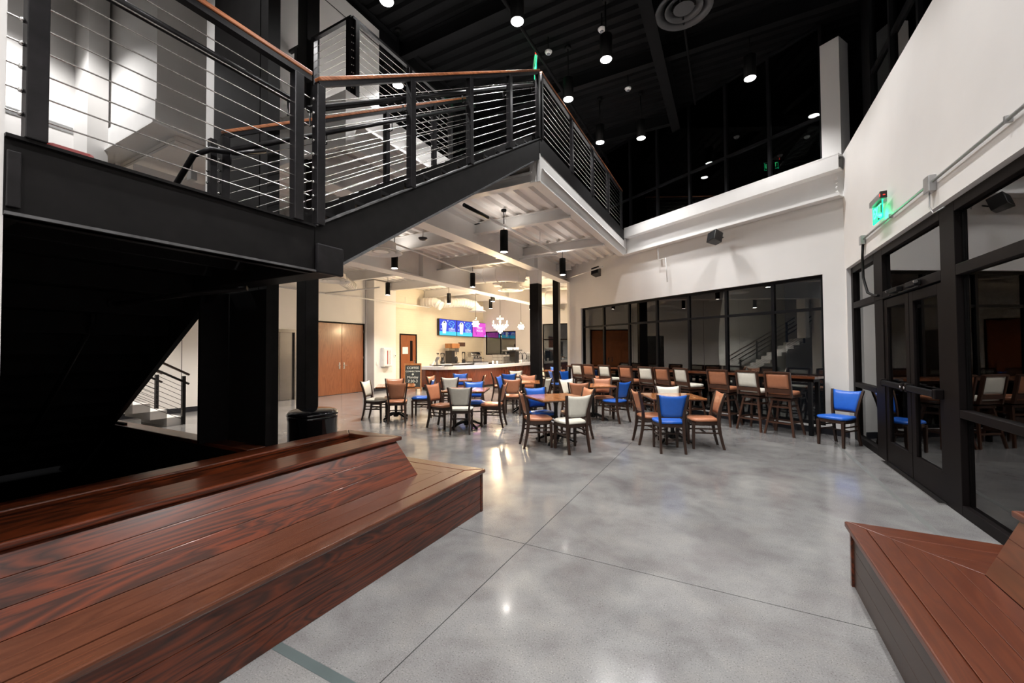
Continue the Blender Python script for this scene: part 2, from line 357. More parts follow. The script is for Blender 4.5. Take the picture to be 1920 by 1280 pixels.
# left wall, pilaster, tiled wall, back wall
wl = struct('wall_left', 'far white wall with the wooden double doors', 'wall')
mb = MB(); mb.box(-12.75, -12.45, -4, 7.33, 0, TOP); mb.box(-12.75, -12.45, 8.33, 9.10, 0, TOP); mb.box(-12.75, -12.45, 11.12, 12.62, 0, TOP)
mb.box(-12.75, -12.45, 7.33, 8.33, 2.24, TOP); mb.box(-12.75, -12.45, 9.10, 11.12, 2.60, TOP)
mb.box(-12.45, -12.06, 11.27, 12.42, 0, 4.3)
mb.build('wall_face', M['white'], wl)
MB().box(-12.45, -12.437, -4, 12, 6.36, 6.42).build('reveal', M['framegrey'], wl)
MB().box(-12.45, -12.436, 11.13, 11.27, 0, 0.13).build('baseboard', M['baseb'], wl)
MB().box(-12.06, -12.044, 11.25, 12.42, 0, 0.13).build('baseboard', M['baseb'], wl)
MB().box(-12.45, -12.436, 8.36, 9.08, 0, 0.13).build('baseboard', M['baseb'], wl)
MB().box(-12.45, -12.436, -4, 7.30, 0, 0.13).build('baseboard', M['baseb'], wl)
for yy in (3.35, 5.2, 8.9, 11.2): MB().box(-12.452, -12.447, yy, yy+0.012, 0.13, 4.3).build('control_joint', M['framegrey'], wl)
wt = struct('wall_far', 'cream tiled wall behind the coffee bar', 'wall')
mb = MB(); mb.box(-12.75, -12.45, 12.62, 13.04, 0, 4.4); mb.box(-12.75, -12.45, 14.12, 20.2, 0, 4.4); mb.box(-12.75, -12.45, 13.04, 14.12, 2.30, 4.4)
mb.build('tile_face', M['tile'], wt)
wb = struct('wall_end', 'cream end wall with dark windows beyond the coffee bar', 'wall')
mb = MB(); Y = 19.75
mb.box(-12.45, -12.30, Y, Y+.2, 0, 4.4); mb.box(-12.30, -10.35, Y, Y+.2, 0, 1.30); mb.box(-12.30, -10.35, Y, Y+.2, 2.62, 4.4); mb.box(-10.35, -8.75, Y, Y+.2, 0, 4.4)
mb.box(-8.75, -5.6, Y, Y+.2, 2.93, 4.4); mb.box(-5.6, 2.0, Y, Y+.2, 0, 4.4)
mb.build('wall_face', M['white'], wb)
# wall returning behind the slanted wall end
MB().hexa([tuple(C(7.25, 0.25, 0)[:2]), tuple(C(7.48, 0.25, 0)[:2]), (-5.45, 19.75), (-5.2, 19.75)], 0, 4.4).build('wall_return', M['white'], wb)
def window(name, y, xa, xb, za, zb, nx, rows, mat, lab):
    w_ = struct(name, lab, 'window'); t = 0.05
    MB().box(xa, xb, y+.04, y+.10, za, za+t).box(xa, xb, y+.04, y+.10, zb-t, zb).box(xa, xa+t, y+.04, y+.10, za, zb).box(xb-t, xb, y+.04, y+.10, za, zb).build('window_frame', mat, w_)
    for i in range(1, nx):
        x = xa+(xb-xa)*i/nx; MB().box(x-t/2, x+t/2, y+.04, y+.10, za+t, zb-t).build('mullion', mat, w_)
    for z in rows: MB().box(xa+t, xb-t, y+.045, y+.095, z-t/2, z+t/2).build('transom', mat, w_)
    for i in range(nx):
        a, b = xa+(xb-xa)*i/nx, xa+(xb-xa)*(i+1)/nx
        for z0, z1 in zip([za]+rows, rows+[zb]): MB().box(a+.03, b-.03, y+.066, y+.074, z0+.03, z1-.03).build('pane', M['glass'], w_)
window('window_1', 19.75, -12.30, -10.35, 1.30, 2.62, 2, [], M['frame'], 'two dark panes on the end wall behind the espresso machine')
window('window_2', 19.75, -8.75, -5.6, 0.0, 2.93, 4, [2.1], M['frame'], 'tall dark window seen between the two black columns')

# ---- long window in the slanted wall
def cwindow(name, s0, s1, za, zb, ns, rows, q0, q1, mat, lab, fw_=0.055, gl='glass'):
    w_ = struct(name, lab, 'window'); h = fw_/2
    mb = MB(); cbox(mb, s0, s1, q0, q1, za, za+fw_); cbox(mb, s0, s1, q0, q1, zb-fw_, zb); cbox(mb, s0, s0+fw_, q0, q1, za, zb); cbox(mb, s1-fw_, s1, q0, q1, za, zb)
    mb.build('window_frame', mat, w_)
    for s_ in ns: mb = MB(); cbox(mb, s_-h, s_+h, q0, q1, za+fw_, zb-fw_); mb.build('mullion', mat, w_)
    ed = [s0]+list(ns)+[s1]; rz = [za]+rows+[zb]
    for z in rows:
        for a, b in zip(ed, ed[1:]): mb = MB(); cbox(mb, a+h, b-h, q0+.008, q1, z-h, z+h); mb.build('transom', mat, w_)
    qm = (q0+q1)/2
    for a, b in zip(ed, ed[1:]):
        for z0, z1 in zip(rz, rz[1:]): mb = MB(); cbox(mb, a+h*.9, b-h*.9, qm-.004, qm+.004, z0+h*.9, z1-h*.9); mb.build('pane', M[gl], w_)
    return w_
cwindow('window_3', 0.0, 6.76, 0.14, 2.90, [0.90, 1.885, 2.83, 3.786, 4.756, 5.786], [2.28], 0.06, 0.14, M['framegrey'], 'long black-framed window of dark glass behind the bar stools')
cwindow('window_4', -0.05, 7.4, 4.93, TOP, [0.90, 1.82, 2.74, 3.70, 4.64, 5.6, 6.5], [5.82], 0.04, 0.12, M['framegrey'], 'upper wall of dark glass above the white balcony beam')

# ---- storefront on the right
sf = struct('window_5', 'black-framed storefront glazing along the right wall', 'window')
XA, XB = 1.86, 1.96
def sbox(y0, y1, z0, z1, name='mullion', mat='frame', xa=XA, xb=XB, par=None): return MB().box(xa, xb, y0, y1, z0, z1).build(name, M[mat], par or sf, bevel=0.004, seg=1)
sbox(8.78, 8.90, 0, 2.92); sbox(7.30, 7.66, 0, 2.92); sbox(5.26, 5.56, 0, 2.92); sbox(2.30, 2.42, 0, 2.92); sbox(-1.5, -1.38, 0, 2.92); sbox(0.4, 0.52, 0, 2.92)
for a, b in ((7.66, 8.78), (5.56, 7.30), (2.42, 5.26), (.52, 2.30), (-1.38, .4)):
    sbox(a, b, 2.82, 2.92, 'head_rail'); sbox(a, b, 2.22, 2.32, 'transom')
    MB().box(1.906, 1.914, a+.01, b-.01, 2.32, 2.82).build('pane', M['glass'], sf)
    if a != 5.56:
        sbox(a, b, 0, 0.10, 'sill_rail'); sbox(a, b, 0.90, 0.975, 'middle_rail')
        MB().box(1.906, 1.914, a+.01, b-.01, 0.10, 0.90).build('pane', M['glass'], sf); MB().box(1.906, 1.914, a+.01, b-.01, 0.975, 2.22).build('pane', M['glass'], sf)
MB().box(1.80, 1.96, 5.56, 7.30, -0.01, 0.014).build('threshold', M['chrome'], sf)
for k, (a, b) in enumerate(((5.57, 6.42), (6.44, 7.29))):
    dr = struct('door_%d' % (k+1), 'black framed glass door with a push bar, %s one of the pair' % ('nearer' if k == 0 else 'farther'), 'door')
    MB().box(1.87, 1.92, a, b, 0.02, 0.30).build('kick_panel', M['frame'], dr, bevel=0.004)
    for ya, yb in ((a, a+.11), (b-.11, b)): MB().box(1.87, 1.92, ya, yb, 0.30, 2.20).build('stile', M['frame'], dr, bevel=0.004)
    MB().box(1.87, 1.92, a+.11, b-.11, 2.09, 2.20).build('top_rail', M['frame'], dr, bevel=0.004)
    MB().box(1.892, 1.898, a+.105, b-.105, 0.295, 2.095).build('pane', M['glass'], dr)
    pb = MB().box(1.80, 1.845, a+.05, b-.05, 1.045, 1.115).build('push_bar', M['framegrey'], dr, bevel=0.012)
    for ye in (a+.02, b-.09): MB().box(1.80, 1.872, ye, ye+.07, 1.03, 1.13).build('bar_end', M['frame'], pb, bevel=0.01)
    MB().tube([(1.80, (b-.05 if k == 0 else a+.05), 1.08), (1.785, (b-.05 if k == 0 else a+.05), 1.08)], .015).build('key_cylinder', M['chrome'], pb)
    cl = MB().box(1.80, 1.86, (a+.12 if k else b-.40), (a+.40 if k else b-.12), 2.24, 2.30).build('door_closer', M['steel'], dr, bevel=0.008)
    MB().beam((1.78, a+.25, 2.205), (1.76, b-.1, 2.195), .02, .012).build('closer_arm', M['steel'], cl)
    MB().tube([(1.80, (a+.43 if k else b-.43), 2.275), (1.80, (a+.45 if k else b-.45), 2.275)], .02).build('closer_cap', M['chrome'], cl)

# ---- high glazing above the right ledge
hw = struct('window_6', 'high dark glazing above the ledge of the right wall', 'window')
for y in (8.60, 7.68, 6.7, 5.7, 4.7, 3.7, 2.7, 1.7, .7): MB().box(2.10, 2.20, y-.035, y+.035, 4.94, TOP).build('mullion', M['framegrey'], hw)
for a, b in zip((.7, 1.7, 2.7, 3.7, 4.7, 5.7, 6.7, 7.68), (1.7, 2.7, 3.7, 4.7, 5.7, 6.7, 7.68, 8.60)):
    MB().box(2.11, 2.19, a+.035, b-.035, 6.02, 6.09).build('transom', M['framegrey'], hw)
    MB().box(2.146, 2.154, a+.03, b-.03, 4.95, 6.02).build('pane', M['glass'], hw); MB().box(2.146, 2.154, a+.03, b-.03, 6.09, TOP).build('pane', M['glass'], hw)
MB().box(2.10, 2.2, 8.635, 9.0, 4.94, TOP).build('jamb', M['framegrey'], hw)
MB().box(2.08, 2.25, -5, .66, 4.94, TOP).build('jamb', M['black'], hw)

# ---- double doors, single door, stainless panel
def leverset(par, x, y, z, side=1):
    p = MB().box(x, x+.012, y-.03, y+.03, z-.13, z+.11).build('handle', M['chrome'], par, bevel=0.004)
    MB().tube([(x+.01, y, z), (x+.055, y, z), (x+.058, y+side*.11, z)], .009, 8).build('lever', M['chrome'], p)
    MB().tube([(x+.01, y, z+.07), (x+.022, y, z+.07)], .018, 10).build('lock_cylinder', M['chrome'], p)
for k, (a, b) in enumerate(((9.13, 10.105), (10.115, 11.09))):
    dd = struct('door_%d' % (k+3), 'wooden door leaf of the double doors, the %s one' % ('left' if k == 0 else 'right'), 'door')
    MB().box(-12.50, -12.455, a, b, 0.01, 2.56).build('leaf', M['door'], dd, bevel=0.003)
    leverset(dd, -12.455, (b-.09 if k == 0 else a+.09), 1.04, (-1 if k == 0 else 1))
    for z in (.3, 1.3, 2.3): MB().tube([(-12.45, (a if k == 0 else b), z-.05), (-12.45, (a if k == 0 else b), z+.05)], .01).build('hinge', M['chrome'], dd)
tr = struct('trim_1', 'dark steel frame around the wooden double doors', 'trim')
MB().box(-12.52, -12.43, 9.07, 9.13, 0, 2.61).box(-12.52, -12.43, 11.09, 11.15, 0, 2.61).box(-12.52, -12.43, 9.13, 11.09, 2.565, 2.61).build('door_frame', M['frame'], tr)
dd = struct('door_5', 'single wooden door with a narrow window beside the coffee bar', 'door')
mb = MB(); mb.box(-12.50, -12.455, 13.10, 13.72, .01, 2.24); mb.box(-12.50, -12.455, 13.84, 14.06, .01, 2.24); mb.box(-12.50, -12.455, 13.72, 13.84, .01, 1.12); mb.box(-12.50, -12.455, 13.72, 13.84, 1.98, 2.24)
mb.build('leaf', M['door'], dd)
MB().box(-12.48, -12.47, 13.71, 13.85, 1.11, 1.99).build('pane', M['frame'], dd)
MB().box(-12.455, -12.449, 13.70, 13.72, 1.10, 2.0).box(-12.455, -12.449, 13.84, 13.86, 1.10, 2.0).box(-12.455, -12.449, 13.72, 13.84, 1.98, 2.0).box(-12.455, -12.449, 13.72, 13.84, 1.10, 1.12).build('vision_frame', M['frame'], dd)
leverset(dd, -12.455, 13.97, 1.03, -1)
tag(MB().box(-12.452, -12.448, 13.22, 13.56, 1.42, 1.72).build('notice', M['paper']), 'white paper notice taped to the single wooden door', 'notice')
tr = struct('trim_2', 'dark steel frame around the single wooden door', 'trim')
MB().box(-12.52, -12.43, 13.04, 13.10, 0, 2.30).box(-12.52, -12.43, 14.06, 14.12, 0, 2.30).box(-12.52, -12.43, 13.10, 14.06, 2.245, 2.30).build('door_frame', M['frame'], tr)
el = thing('elevator_door', 'brushed stainless elevator door left of the black column', 'elevator door', (-12.45, 7.83, 0))
MB().box(-.10, -.06, -.48, .0, .01, 2.17).build('door_panel', M['stainless'], el); MB().box(-.09, -.05, -.0, .48, .01, 2.17).build('door_panel', M['stainless'], el)
MB().box(-.10, .02, -.53, -.47, 0, 2.26).box(-.10, .02, .45, .50, 0, 2.26).box(-.10, .02, -.47, .45, 2.17, 2.26).build('door_frame', M['stainless'], el)
MB().box(.0, .012, .62, .70, 1.0, 1.2).build('call_plate', M['chrome'], el)
tag(MB().box(-12.052, -12.04, 11.36, 11.44, 1.02, 1.14).build('light_switch', M['whiteplastic']), 'small white switch plate on the white pilaster', 'switch')
th = thing('thermostat', 'small white wall sensor with a dark lens by the corner pipe', 'sensor', (-12.06, 12.36, 1.36))
MB().box(0, .03, -.05, .05, -.06, .06).build('housing', M['whiteplastic'], th, bevel=.01); MB().ball((.03, .01, .0), .022).build('lens', M['darkplastic'], th)
tag(MB().tube([(-12.36, 12.52, 0), (-12.36, 12.52, 4.2)], .035, 10).build('wall_pipe', M['galv']), 'thin vertical pipe in the corner between pilaster and tiled wall', 'pipe')
fe = thing('extinguisher_cabinet', 'white fire extinguisher cabinet with red vertical lettering on the pilaster', 'cabinet', (-12.06, 11.83, 1.30))
MB().box(0, .16, -.22, .22, -.36, .38).build('body', M['whiteplastic'], fe, bevel=.012)
MB().box(.16, .172, -.19, .19, -.33, .35).build('door', M['whiteplastic'], fe, bevel=.006)
MB().box(.172, .176, -.055, -.005, -.27, .27).build('vision_slot', M['red'], fe)
text('lettering', 'FIRE EXTINGUISHER', .062, M['red'], fe, (.176, .085, 0), (R(90), R(90), R(90)), .0005)

# ================================================================== UPPER FLOOR, BALCONY, WHITE STEEL
mz = struct('ceiling_mezzanine', 'white corrugated deck and steel framing under the upper floor', 'ceiling')
mb = MB(); x = -12.4
while x < -2.62:
    pr = [(x, 4.34), (x+.10, 4.34), (x+.135, 4.40), (x+.265, 4.40), (x+.30, 4.34)]
    y0 = 5.8 if x > -4.25 else 3.6
    for (xa, za), (xb, zb) in zip(pr, pr[1:]):
        mb.quad((xa, y0, za), (xb, y0, zb), (xb, 19.8, zb), (xa, 19.8, za))
    x += .30
mb.build('deck', M['deckwhite'], mz)
mb = MB(); mb.hexa([(-2.62, 5.76), (-2.62, 11.5), (-5.2, 13.2), (-5.2, 19.9), (-12.45, 19.9), (-12.45, 2.66), (-6.63, 2.66), (-6.63, 3.56), (-4.28, 3.56), (-4.28, 5.76)], 4.45, MZ-.02)
mb.build('floor_slab', M['deckwhite'], mz)
for y in (7.46, 9.83, 12.2, 14.6, 17.0):
    ibeam(-4.9, y, -2.68 if y < 11 else -4.4, y, 4.10, 4.335, .14, M['whitesteel'], 'joist', mz)
    ibeam(-7.7, y, -4.95, y, 4.0, 4.335, .14, M['whitesteel'], 'joist', mz); ibeam(-12.4, y, -7.8, y, 4.0, 4.335, .14, M['whitesteel'], 'joist', mz)
ibeam(-4.9, 5.75, -2.68, 5.75, 4.17, 4.335, .16, M['whitesteel'], 'joist', mz)
ibeam(-7.7, 4.9, -4.95, 4.9, 4.0, 4.335, .14, M['whitesteel'], 'joist', mz); ibeam(-12.4, 4.9, -7.8, 4.9, 4.0, 4.335, .14, M['whitesteel'], 'joist', mz)
ibeam(-4.9, 3.6, -4.9, 19.8, 3.84, 4.335, .30, M['whitesteel'], 'girder', mz)
MB().box(-7.90, -7.50, 2.6, 19.8, 3.58, 3.62).box(-7.72, -7.68, 2.6, 19.8, 3.62, 4.335).build('girder', M['whitesteel'], mz)
for y in (6.3, 8.8, 11.3, 13.8): MB().box(-7.88, -7.52, y, y+.012, 3.62, 4.335).build('stiffener', M['whitesteel'], mz)
# long white edge beam facing the hall
eb = struct('beam_edge', 'white steel edge beam of the upper floor facing the hall', 'beam')
MB().box(-2.575, -2.555, 5.72, 11.45, 4.18, 4.60).box(-2.72, -2.55, 5.72, 11.45, 4.165, 4.185).build('beam_face', M['whitesteel'], eb)
MB().box(-2.60, -2.545, 5.70, 5.73, 4.165, 4.60).box(-2.72, -2.59, 5.70, 5.72, 4.165, 4.60).build('end_plate', M['whitesteel'], eb)
MB().box(-2.60, -2.545, 5.70, 11.40, 4.60, 4.87).build('curb', M['steel'], eb)
# slab edges left of the stairs
MB().box(-4.26, -4.20, 3.54, 5.74, 4.17, MZ).box(-6.5, -4.20, 3.46, 3.54, 4.17, MZ).box(-4.34, -4.20, 3.46, 5.74, 4.15, 4.17).build('beam_face', M['whitesteel'], struct('beam_stair', 'white slab edge beams around the stair opening', 'beam'))
sb = struct('beam_soffit', 'bright white beam under the wall box at the upper left', 'beam')
MB().box(-9.2, -6.50, 2.40, 2.62, 4.52, MZ).box(-6.62, -6.50, 2.62, 3.46, 4.52, MZ).box(-9.2, -6.46, 2.36, 2.66, 4.50, 4.53).build('beam_face', M['whitesteel'], sb)
# white wall box above, white column, inner wall
bx = struct('wall_upper', 'white wall volume standing over the upper left beam', 'wall')
MB().box(-8.36, -6.55, 2.43, 3.35, MZ, TOP).build('wall_face', M['white'], bx)
MB().box(-8.9, -8.36, 2.60, 2.75, 2.0, TOP).box(-8.75, -8.5, -4.9, 2.19, 0, TOP).build('wall_face', M['white'], bx)
MB().box(-8.5, -8.49, -4.9, 2.17, 4.78, 4.87).build('floor_line', M['galv'], bx)
MB().box(-12.4, -6.62, 2.66, 3.55, 4.40, 4.44).build('soffit', M['deckwhite'], bx)
MB().box(-5.9, -5.5, 3.2, 5.25, MZ, 7.35).build('wall_face', M['white'], bx)
MB().box(-12.4, -9.2, 2.43, 2.6, 4.5, MZ).build('wall_face', M['white'], bx)
wcx = struct('pillar_white', 'white column at the upper left behind the landing rail', 'pillar')
MB().box(-8.5, -7.98, 2.18, 2.40, 0, TOP).build('pier_face', M['white'], wcx)
# black service column
bc = struct('pillar_service', 'wide black steel-clad shaft behind the stair landing', 'pillar')
MB().box(-4.86, -4.02, 2.30, 2.42, 0, 7.2).build('panel', M['steel'], bc); MB().box(-4.005, -3.885, 2.30, 2.42, 0, 7.2).build('panel', M['steel'], bc)
MB().box(-4.05, -4.0, 2.335, 2.40, 0, 7.2).build('seam', M['steel'], bc)
MB().box(-4.18, -4.14, 1.87, 2.10, .739, 2.10).build('side_panel', M['steel'], bc); MB().box(-4.14, -3.56, 2.105, 2.15, .74, 2.10).build('side_panel', M['steel'], bc)
MB().box(-5.065, -4.865, 2.32, 2.44, 2.6, 7.2).build('galvanized_strip', M['white'], bc)

# balcony beam on the slanted wall
bb = struct('beam_balcony', 'white steel balcony beam running across the slanted wall', 'beam')
mb = MB(); cbox(mb, -0.36, 4.78, -.22, -.02, 4.19, 4.21); cbox(mb, -0.36, 4.78, -.035, -.015, 4.21, 4.66); mb.build('beam_web', M['whitesteel'], bb)
mb = MB(); cbox(mb, -0.36, 4.62, -.22, 0, 4.66, 4.69); cbox(mb, -0.36, 4.62, -.22, -.20, 4.69, 4.91); cbox(mb, -0.36, 4.62, -.22, 0.04, 4.90, 4.93); mb.build('curb', M['whitesteel'], bb)
for z in (4.30, 4.38, 4.46, 4.54): MB().ball(tuple(C(-.28, -.08, z)), .022, 8, 4).build('bolt', M['whitesteel'], bb)
mb = MB(); cbox(mb, 4.72, 4.74, -.22, -.05, 4.20, 4.67); mb.build('end_plate', M['whitesteel'], bb)

# black columns
for nm, x, y, w_, z1, lab in (('column', -5.134, 3.605, .2, TOP, 'black steel column behind the shiny black bin'), ('column', -4.92, 10.66, .27, 3.46, 'thicker black steel column beside the coffee bar'),
                       ('column', -5.22, 13.0, .20, 4.33, 'thinner black steel column right of the thick one')):
    c_ = struct(nm, lab, 'column'); h = w_/2
    MB().box(x-h, x+h, y-h, y+h, 0, z1).build('shaft', M['steel'], c_, bevel=.008)
    if z1 == 3.46: MB().box(x-h, x+h, y-h, y+h, 3.46, 4.33).build('white_top', M['whitesteel'], c_)

# ================================================================== STAIR AND RAILINGS
XS = -2.55
st = thing('staircase', 'black steel staircase rising from the landing to the upper floor', 'staircase', (XS, 1.9, 0))
def loc_(p): return (p[0]-XS, p[1]-1.9, p[2])
# stringer: follows the slope; ends cut level
SL = 2.405/3.86
def strp(x, name, mat='steel'):
    mb = MB()
    pts = [(1.845, 2.105), (1.93, 2.105), (5.46, 4.36), (5.72, 4.52), (5.72, 4.84), (1.845, 2.434)]
    t = .045
    vs_ = [(x-XS-t, y-1.9, z) for y, z in pts] + [(x-XS, y-1.9, z) for y, z in pts]; n = len(pts)
    mb.add(vs_, [tuple(reversed(range(n))), tuple(range(n, 2*n))]+[(i, (i+1) % n, n+(i+1) % n, n+i) for i in range(n)])
    o = mb.build(name, M[mat], st)
    fb = MB(); fb.beam(loc_((x-.03, 1.93, 2.115)), loc_((x-.03, 5.46, 4.368)), .10, .016); fb.build('bottom_flange', M['edgesteel'], o)
    ft = MB(); ft.beam(loc_((x-.03, 1.845, 2.436)), loc_((x-.03, 5.72, 4.842)), .10, .012); ft.build('top_flange', M['edgesteel'], o)
strp(XS, 'stringer'); strp(-3.82, 'stringer')
for i in range(14):
    y = 1.95 + i*.2757; z = MZ - 2.405 + (i+1)*.1718 - .03
    o = MB().box(-1.27, -.05, y-1.9, y-1.9+.29, z-.03, z).box(-1.27, -.05, y-1.9, y-1.9+.008, z-.17, z-.03).build('tread', M['steel'], st)
ld = thing('stair_landing', 'black steel stair landing over the long wooden bench', 'landing', (XS, 1.2, 0))
def ll(a): return a
MB().box(-.05, 0, -.74, .64, 2.105, 2.43).box(-.10, .02, -.74, .64, 2.105, 2.12).box(-.09, .02, -.74, .64, 2.42, 2.434).build('edge_beam', M['steel'], ld)
MB().box(-1.4, -.05, -.74, .66, 2.40, 2.425).build('deck_plate', M['steel'], ld)
MB().box(-1.4, -.05, -.72, -.67, 2.12, 2.40).build('rear_beam', M['steel'], ld)
MB().box(-3.0, .0, .65, .85, 2.108, 2.30).build('cross_tube', M['steel'], ld, bevel=.008)
MB().box(.0, .035, .64, .86, 2.10, 2.31).build('end_cap', M['rawsteel'], ld, bevel=.012)
for x in (-.45, -.9, -1.38): MB().box(x-.02, x+.02, -.66, .65, 2.2, 2.40).build('rib', M['steel'], ld)
MB().box(0, .012, -.735, -.695, 2.14, 2.37).build('splice_plate', M['rawsteel'], ld, bevel=.004)
MB().box(.018, .022, -.74, .64, 2.106, 2.119).build('flange_edge', M['edgesteel'], ld)
# lower flight dropping away to the left (seen from below)
lf = thing('lower_stair_flight', 'dark underside of the lower stair flight in the shadow', 'staircase', (-3.95, 1.2, 0))
for yy in (-.72, .70):
    mb = MB(); pts = [(0, 2.105), (-.0, 2.43), (-3.85, .0), (-3.4, 0)]; n = 4
    mb.add([(x, yy, z) for x, z in pts]+[(x, yy+.045, z) for x, z in pts], [(3,2,1,0),(4,5,6,7)]+[(i, (i+1) % n, n+(i+1) % n, n+i) for i in range(n)]); mb.build('stringer', M['steel'], lf)
for i in range(13):
    x = -.02-i*.278; z = 2.43-(i+1)*.172
    MB().box(x-.29, x, -.70, .70, z-.03, z).box(x-.012, x, -.70, .70, z, z+.17).build('tread', M['steel'], lf)
bp_ = thing('sprinkler_riser', 'thin black pipes and valve hanging under the stair landing', 'pipe', (-3.5, 1.3, 2.0))
MB().tube([(-1.2, .1, -.05), (.0, .2, -.02), (.3, .45, .03)], .02).build('branch_pipe', M['steel'], bp_)
MB().tube([(-1.25, .05, .0), (-1.25, .05, -.2), (-2.3, -.1, -1.3)], .022).build('drop_pipe', M['steel'], bp_)
MB().ball((-1.2, .08, -.04), .06, 10, 6).tube([(-1.4, .05, -.04), (-1.0, .1, -.04)], .035).build('valve', M['iron'], bp_)

def railing(name, label, pts, posts, first=True, cables=9, cap='wood', hand=None, off=(0, 0, 0), postw=.064, endcap=True, post_h=1.0, handside=1):
    """pts: base polyline (x,y,z of the walking edge); posts: parameters along each leg"""
    root = thing(name, label, 'railing', pts[0])
    o3 = Vector(pts[0])
    for (a, b), ps in zip(zip(pts, pts[1:]), posts):
        a, b = Vector(a)-o3, Vector(b)-o3; d = b-a; dn = Vector((d.x, d.y, 0)).normalized(); side = Vector((dn.y, -dn.x, 0))
        up1 = Vector((0, 0, 1.0))
        MB().beam(a+up1*1.01, b+up1*1.01, .05, .035).build('top_rail', M['rawsteel'], root)
        if cap == 'wood': MB().beam(a+up1*1.045, b+up1*1.045, .065, .028).build('wood_cap', M['railwood' if abs(dn.y) > .5 else 'railwood'], root, bevel=.006)
        for t in ps:
            p = a + d*t
            po = MB().box(p.x-postw/2, p.x+postw/2, p.y-postw/2, p.y+postw/2, p.z+.001, p.z+.995).build('post', M['rawsteel'], root, bevel=.003, seg=1)
        for k in range(cables):
            z = .10 + k*.098
            MB().tube([a+up1*z, b+up1*z], .0035, 6, False).build('cable', M['cable'], root)
        nb = MB()
        for t in (ps[0], ps[-1]):
            p = a+d*t
            for k in range(cables):
                z = .10 + k*.098; nb.ball(p+side*0+dn*(-.040 if t < .5 else .040)+up1*(z), .011, 6, 4)
        tag(nb.build('cable_nuts', M['chrome'], root), kind='stuff')
        if hand:
            h = side*hand
            hp = [a+up1*.86+h, b+up1*.86+h]
            MB().tube(hp, .024, 10).build('handrail', M['rawsteel'], root)
            for t in ps[::1]:
                p = a+d*t; MB().tube([p+up1*.74, p+up1*.74+h, p+up1*.845+h], .007, 6).build('bracket', M['rawsteel'], root)
    return root
railing('landing_railing', 'cable railing with wooden cap along the near landing edge', [(XS, .46, 2.434), (XS, 1.80, 2.434)], [[.06, .93]], hand=-.10)
railing('stair_railing', 'cable railing with wooden cap climbing the near side of the stairs', [(XS, 1.86, 2.434), (XS, 5.68, 4.84)], [[.003, .252, .504, .752, .992]], hand=-.10)
railing('gallery_railing', 'long black cable railing along the upper floor edge to the far wall', [(XS, 5.76, 4.86), (XS, 11.2, 4.86)], [[.003, .26, .50, .735, .985]])
railing('stair_railing', 'inner cable railing with wooden cap on the far side of the stairs', [(-3.86, 1.90, 2.42), (-3.86, 5.72, 4.84)], [[.003, .25, .5, .75, .99]], hand=.10)
railing('upper_railing', 'black cornered railing around the stair opening upstairs', [(-5.0, 3.57, MZ), (-4.22, 3.57, MZ), (-4.22, 5.7, MZ)], [[.04, .94], [.03, .5, .98]], cap=None)
railing('upper_railing', 'short black railing left of the black column upstairs', [(-6.45, 3.57, MZ), (-5.27, 3.57, MZ)], [[.03, .5, .95]], cap=None)
# handrail bending down the lower flight
hd = thing('bent_handrail', 'thick round handrail bending down to the lower flight', 'handrail', (-3.76, 1.95, 3.28))
MB().tube([(0, .25, .13), (0, 0, .0), (-.03, -.18, -.04), (-.12, -.26, -.10), (-1.6, -.26, -1.03)], .023, 10).build('rail', M['rawsteel'], hd)
MB().box(-.12, -.07, -.16, -.11, -.86, .08).build('post', M['rawsteel'], hd)
for z in (.0, -.1, -.2, -.3, -.4, -.5): MB().ball((-.1, -.17, z), .011, 8, 4).build('cable_nut', M['chrome'], hd)
# second staircase seen through the gap under the landing
s2 = thing('back_staircase', 'pale staircase with black railings seen through the gap under the landing', 'staircase', (-11.05, 4.4, 0))
for i in range(12):
    y = -.28*(i+1); z = .17*(i+1)
    MB().box(-.6, .6, y, y+.28, z-.17, z).build('step', M['white'], s2)
for x in (-.62, .62):
    MB().beam((x, .1, 1.06), (x, -3.4, 3.1), .06, .04).build('wood_cap', M['chairwood'], s2)
    MB().tube([(x, .1, .86), (x, -3.4, 2.9)], .024).build('handrail', M['rawsteel'], s2)
    for y, z in ((0, 0), (-1.5, .9), (-3.0, 1.8)): MB().box(x-.035, x+.035, y-.03, y+.03, z, z+1.04).build('post', M['rawsteel'], s2)
    for k in range(8): MB().tube([(x, 0, .1+k*.1), (x, -3.4, 2.14+k*.1)], .005, 5, False).build('cable', M['rawsteel'], s2)

# ================================================================== LONG WOODEN BENCH (LEFT)
def poly(mb, p, z0, z1): return mb.hexa(p, z0, z1)
bl = thing('planter_bench', 'long dark-stained wooden bench with a planter back in the left foreground', 'bench', (-2.58, 1.7, 0))
OX, OY = -2.58, 1.7
def B(pts): return [(x-OX, y-OY) for x, y in pts]
ox, oy = -2.11, 3.385; ix, iy = -2.58, 2.94; NB = 3; YN = -1.2
for k in range(NB):
    a0, a1 = k/NB, (k+1)/NB; gp = .0009
    xa, xb = ox+(ix-ox)*a0-gp, ox+(ix-ox)*a1+gp; ya, yb = oy+(iy-oy)*a0-gp, oy+(iy-oy)*a1+gp
    t0 = .36 if k == 0 else .365
    MB().hexa(B([(xa, YN), (xa, ya-.001), (xb, yb-.001), (xb, YN)]), t0, .40).build('seat_board', M['seatA'], bl, bevel=(.012 if k == 0 else .0012))
    MB().hexa(B([(xa, ya+.0), (-3.95, ya), (-3.95, yb), (xb, yb)]), t0, .40).build('seat_board', M['seatB'], bl, bevel=(.012 if k == 0 else .0012))
